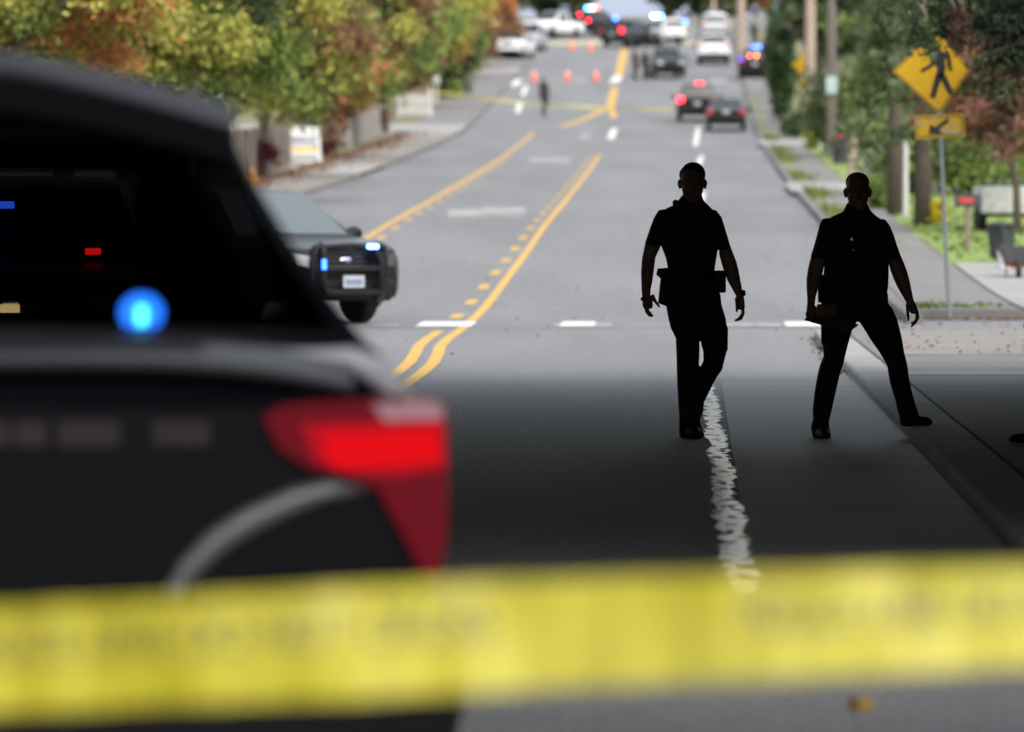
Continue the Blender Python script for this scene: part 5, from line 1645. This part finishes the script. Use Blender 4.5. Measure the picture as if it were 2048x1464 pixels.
# end panel of the first fence facing the road
p = W(555, 348, 178)
def picket(label, px0, px1, py_foot, h):
    d = dist(py_foot)
    a, b_ = W(px0, py_foot, d), W(px1, py_foot, d)
    root = empty('picket_fence', (a.x, d, Z(d) + .1)); tag(root, label, 'fence')
    L = b_.x - a.x
    n = int(L / .14)
    m = MB()
    for i in range(n):
        x = L * (i + .5) / n
        m.prism([(x - .04, .08), (x + .04, .08), (x + .04, h - .06), (x, h), (x - .04, h - .06)], -.012, .012)
    m.build('pickets', M['white_wood'], root)
    for z in (.3, h - .25): MB().box((L/2, .03, z), (L, .03, .08)).build('rail', M['white_wood'], root)
    for x in (0, L): MB().box((x, .08, h/2 + .08), (.13, .13, h + .16), .01).box((x, .08, h + .2), (.18, .18, .07), .02).build('post', M['white_wood'], root)
    return root
picket('white picket fence with square posts in front of the dark bushes', 798, 862, 238, 1.15)
p = W(873, 205, 292)
root = empty('mailbox_post', (p.x, 292, Z(292) + .1)); tag(root, 'white boxed post right of the picket fence', 'mailbox')
MB().box((0, 0, .5), (.14, .14, 1.0), .01).build('post', M['white_wood'], root); MB().box((0, 0, 1.2), (.34, .45, .42), .08).build('box', M['white_wood'], root, True, 40)

# sandwich board
def sandwich():
    d = 195.0
    a = W(568, 328, d); b_ = W(640, 328, d)
    w = b_.x - a.x
    root = empty('sandwich_board', ((a.x + b_.x)/2, d, Z(d) + .12)); tag(root, 'white sandwich board with navy lettering and a yellow band on the left pavement', 'sign')
    z0 = .12; H = 1.22
    tilt = Matrix.Rotation(R(-8), 4, 'X')
    f = MB(); f.prism([(-w/2, 0), (w/2, 0), (w/2, H), (-w/2, H)], -.02, .02, tilt); f.build('front_panel', M['white_plastic'], root)
    g = MB(); g.prism([(-w/2, 0), (w/2, 0), (w/2, H), (-w/2, H)], -.02, .02, Matrix.Translation((0, .42, 0)) @ Matrix.Rotation(R(8), 4, 'X')); g.build('back_panel', M['white_plastic'], root)
    l = MB(); l.prism([(w/2 - .02, -.02), (w/2 + .07, -.02), (w/2 + .0, H*.5), (w/2 - .07, H*.5)], -.05, .0, tilt); l.build('leg', M['white_plastic'], root)
    y = MB(); y.prism([(-w/2 + .03, .34), (w/2 - .06, .36), (w/2 - .06, .52), (-w/2 + .03, .48)], -.026, -.021, tilt); y.build('yellow_band', M['sign_gold'], root)
    rr = random.Random(4)
    for z, hh in ((.84, .08), (.73, .07), (.60, .06), (.20, .07), (.10, .06)):
        n = MB(); x = -w/2 + .06
        while x < w/2 - .12:
            ww = rr.uniform(.05, .12)
            n.prism([(x, z - hh/2), (x + ww, z - hh/2), (x + ww, z + hh/2), (x, z + hh/2)], -.026, -.021, tilt); x += ww + rr.uniform(.01, .03)
        n.build('printed_line', M['navy'], root)
sandwich()

def hydrant():
    d = 146.0
    p = W(503, 375, d)
    root = empty('fire_hydrant', (p.x, d, Z(d) + .12)); tag(root, 'yellow fire hydrant in front of the grey board fence', 'hydrant')
    MB().tube([(0,0,0),(0,0,.05),(0,0,.06),(0,0,.55),(0,0,.56),(0,0,.60)], [.16,.16,.11,.10,.14,.14], 16).build('barrel', M['hydrant'], root, True, 40)
    MB().ball((0,0,.60), (.12,.12,.14)).cyl((0,0,.76), .03, .06).build('bonnet', M['hydrant'], root, True, 40)
    for s in (-1, 1): MB().cyl((s*.13, 0, .42), .05, .12, 'X', 12).build('nozzle', M['hydrant'], root, True, 40)
hydrant()
d = 250; p = W(772, 268, d)
root = empty('lamp_post', (p.x, d, Z(d) + .1)); tag(root, 'slim black lamp post beside the grey maple trunk', 'lamp post')
MB().tube([(0,0,0),(0,0,.3),(0,0,.32),(0,0,2.6)], [.12,.11,.07,.06], 12).build('post', M['trim'], root, True, 40)
MB().box((0, 0, 2.8), (.26, .26, .36), .04).box((0, 0, 3.02), (.34, .34, .06), .02).build('lantern', M['trim'], root, True, 40)

# house glimpses
def house(label, loc, w, l, h, rz=0.0, wall='house'):
    root = empty('house', loc, rz); tag(root, label, 'house')
    MB().box((0, 0, h/2), (w, l, h)).build('wall', M[wall], root)
    r = MB(); r.prism([(-w/2 - .5, h), (w/2 + .5, h), (0, h + w*.28)], -l/2 - .5, l/2 + .5); r.build('roof', M['roof'], root)
    for x in (-w*.28, w*.22):
        f = MB().box((x, -l/2 - .02, h*.55), (1.3, .1, 1.2)).build('window', M['white_wood'], root)
        MB().box((x, -l/2 - .075, h*.55), (1.1, .02, 1.0)).build('pane', M['car_glass'], f)
    for y in (-l*.25, l*.2):
        for s in (-1, 1):
            f = MB().box((s*(w/2 + .02), y, h*.55), (.1, 1.3, 1.2)).build('window', M['white_wood'], root)
            MB().box((s*(w/2 + .075), y, h*.55), (.02, 1.1, 1.0)).build('pane', M['car_glass'], f)
house('pale house behind the maples at the left fence', (RX(-26, 190), 190, Z(190)), 11, 12, 3.2)
house('pale house behind the white picket fence and evergreen bushes', (RX(-24, 300), 306, Z(300)), 12, 12, 3.4)
house('pale house behind the conifers on the right', (RX(21, 165), 165, Z(165)), 11, 14, 3.2)
house('pale house past the tall hedge on the right', (RX(20, 320), 320, Z(320)), 11, 12, 3.4)

# poles on the right
def pole(label, px, py_foot, r, h, m, crossarm=False, lean=0.0):
    b = right_base(px, py_foot)
    root = empty('utility_pole' if h > 3 else 'wooden_post', b); tag(root, label, 'pole' if h > 3 else 'post')
    MB().tube([(0,0,-.2),(lean*.5,0,h*.5),(lean,0,h)], [r*1.05, r, r*.8], 12).build('shaft', M[m], root, True, 40)
    if crossarm:
        MB().box((lean, -.14, h - .5), (2.2, .1, .12), .01).build('crossarm', M[m], root)
        for x in (-.95, -.4, .4, .95): MB().cyl((lean + x, -.14, h - .37), .035, .12).build('insulator', M['steel'], root)
    elif h <= 3:
        MB().tube([(0,0,h - .0),(0,0,h + .05)], [r*.95, r*.5], 12).build('cap', M[m], root)
    else:
        MB().tube([(r*.9, -r*.4, .1), (r*.9 + lean, -r*.4, h*.6)], .03, 6).build('conduit', M['steel'], root)
    return root, b
pole('grey brown utility pole beside the column hedge', 1583, 236, .26, 10, 'pole_wood', lean=-.5)
pole('pale tan utility pole with a yellow sign half hidden behind it', 1620, 272, .235, 9, 'tan_wood')
pr, pb_ = pole('grey weathered pole carrying a small pale teal sign', 1662, 320, .165, 9, 'pole_wood')
c = W(1663, 170, dist(320)) - Vector(pb_)
MB().box((c.x, -.19, c.z), (.40, .02, .62), .01).build('sign_plate', M['teal'], pr)
pole('short orange brown wooden post behind the right officer', 1706, 352, .17, 1.25, 'tan_wood')
pole('short grey post right of the orange brown one', 1731, 358, .13, 1.3, 'steel')
pole('brown wooden post right of the short grey one', 1750, 358, .15, 1.4, 'pole_wood')
pole('thin white painted post between two conifer trunks', 1811, 446, .062, 1.95, 'white_wood')
q = G(1427, 70)
root, b_ = pole('far utility pole with a crossarm behind the pale grey van', 1427, 62, .16, 4.2, 'tan_wood', crossarm=True)
# far pole by the right pavement
pole('tan utility pole at the top of the hill right of the white pickup', 1482, 120, .25, 9, 'tan_wood')

# far yellow warning sign partly behind the tan pole
d = 262; p = W(1606, 130, d)
root = empty('warning_sign', (p.x, d, Z(d) + .1)); tag(root, 'small yellow diamond warning sign behind the tan utility pole', 'sign')
zz_ = p.z - Z(d) - .1
MB().tube([(0, .03, 0), (0, .03, zz_ + .5)], .035, 8).build('post', M['steel'], root)
MB().prism([(-.52, zz_), (0, zz_ - .52), (.52, zz_), (0, zz_ + .52)], -.01, .01).build('diamond_panel', M['sign_yellow'], root)
MB().prism([(-.18, zz_ - 1.15), (.22, zz_ - 1.15), (.22, zz_ - .62), (-.18, zz_ - .62)], -.01, .01).build('plaque', M['sign_yellow'], root)

# mailboxes, bins, yard things on the right
p = right_base(1640, 308); root = empty('white_mailbox', p); tag(root, 'white rounded mailbox between the tan and grey poles', 'mailbox')
MB().tube([(0,0,0),(0,0,.75)], .05, 8).build('post', M['white_wood'], root); MB().box((0,0,1.0), (.42,.5,.5), .14).build('box', M['white_plastic'], root, True, 40)
p = right_base(1684, 338)
root = empty('wheelie_bin', p); tag(root, 'dark wheeled bin with a red lid mark behind the grey weathered pole', 'bin')
MB().tube([(0,0,.08),(0,0,.95)], [.30,.36], 4).build('body', M['bin'], root); MB().box((0,0,1.0),(.56,.58,.08),.03).build('lid', M['bin'], root, True, 40); MB().box((-.1,-.3,.98),(.2,.03,.08)).build('lid_mark', M['red_plastic'], root)
p = right_base(1935, 512); root = empty('yard_signpost', p); tag(root, 'brown wooden signpost with a dark board and red mark on the lawn', 'sign')
MB().box((0,0,.45),(.10,.10,.95),.01).build('post', M['pole_wood'], root); MB().box((0,-.06,.92),(.5,.03,.22),.01).build('board', M['bin'], root); MB().box((-.03,-.08,.92),(.26,.012,.09)).build('red_mark', M['red_plastic'], root)
p = right_base(1996, 470); root = empty('utility_trailer', p); tag(root, 'white box trailer behind the dark bin at the right edge', 'trailer')
MB().box((.25,0,.62),(1.35,2.4,.55),.05).build('body', M['white_plastic'], root, True, 40)
for y in (-.5, .4):
    for s in (-1, 1): MB().cyl((.25 + s*.62, y, .27), .26, .16, 'X', 18).build('wheel', M['tyre'], root, True, 40)
MB().box((.25, 0, .32), (1.1, 2.2, .08)).build('chassis', M['trim'], root)
p = right_base(2003, 535); root = empty('wheelie_bin', p); tag(root, 'dark wheeled bin beside the red and white bucket', 'bin')
MB().tube([(0,0,.06),(0,0,.62)], [.20,.25], 4).build('body', M['bin'], root); MB().box((0,0,.65),(.40,.42,.06),.02).build('lid', M['bin'], root, True, 40)
p = right_base(2011, 552); root = empty('paint_bucket', p); tag(root, 'white and red bucket beside the wheelbarrow', 'bucket')
MB().tube([(0,0,0),(0,0,.34)], [.12,.14], 16).build('bucket_body', M['white_plastic'], root, True, 40)
MB().tube([(.10,-.02,.02),(.10,-.02,.33)], [.075,.085], 14).build('red_tub', M['red_plastic'], root, True, 40)
p = right_base(2040, 570); root = empty('wheelbarrow', p); tag(root, 'dark wheelbarrow with an orange tray base at the right edge', 'wheelbarrow')
MB().prism([(-.22,.26),(.22,.26),(.36,.52),(-.36,.52)], -.3, .3).build('tray', M['bin'], root); MB().prism([(-.18,.18),(.18,.18),(.27,.27),(-.27,.27)], -.26, .26).build('tray_base', mat('rusty_orange_metal', (.22,.07,.03), .7), root)
MB().cyl((-.05,-.32,.15), .15, .07, 'X', 16).build('wheel', M['tyre'], root, True, 40)
hb = MB()
for s in (-1,1): hb.tube([(s*.1,-.25,.2),(s*.22,.3,.28),(s*.26,.85,.5)], .018, 6); hb.tube([(s*.2,.25,.28),(s*.2,.3,0)], .015, 6)
hb.build('handle', M['steel'], root)

# overhead cable in the top right corner
pts = [W(1957, -60, 74), W(1962, 10, 74), W(1985, 62, 74), W(2020, 95, 74), W(2070, 125, 74), W(2300, 180, 74)]
c0 = pts[0]
o = MB().tube([p_ - c0 for p_ in pts], .011, 6).build('overhead_cable', M['trim'], None, True); o.location = c0
tag(o, 'thin slack cable curving in front of the dark conifer boughs', 'cable')
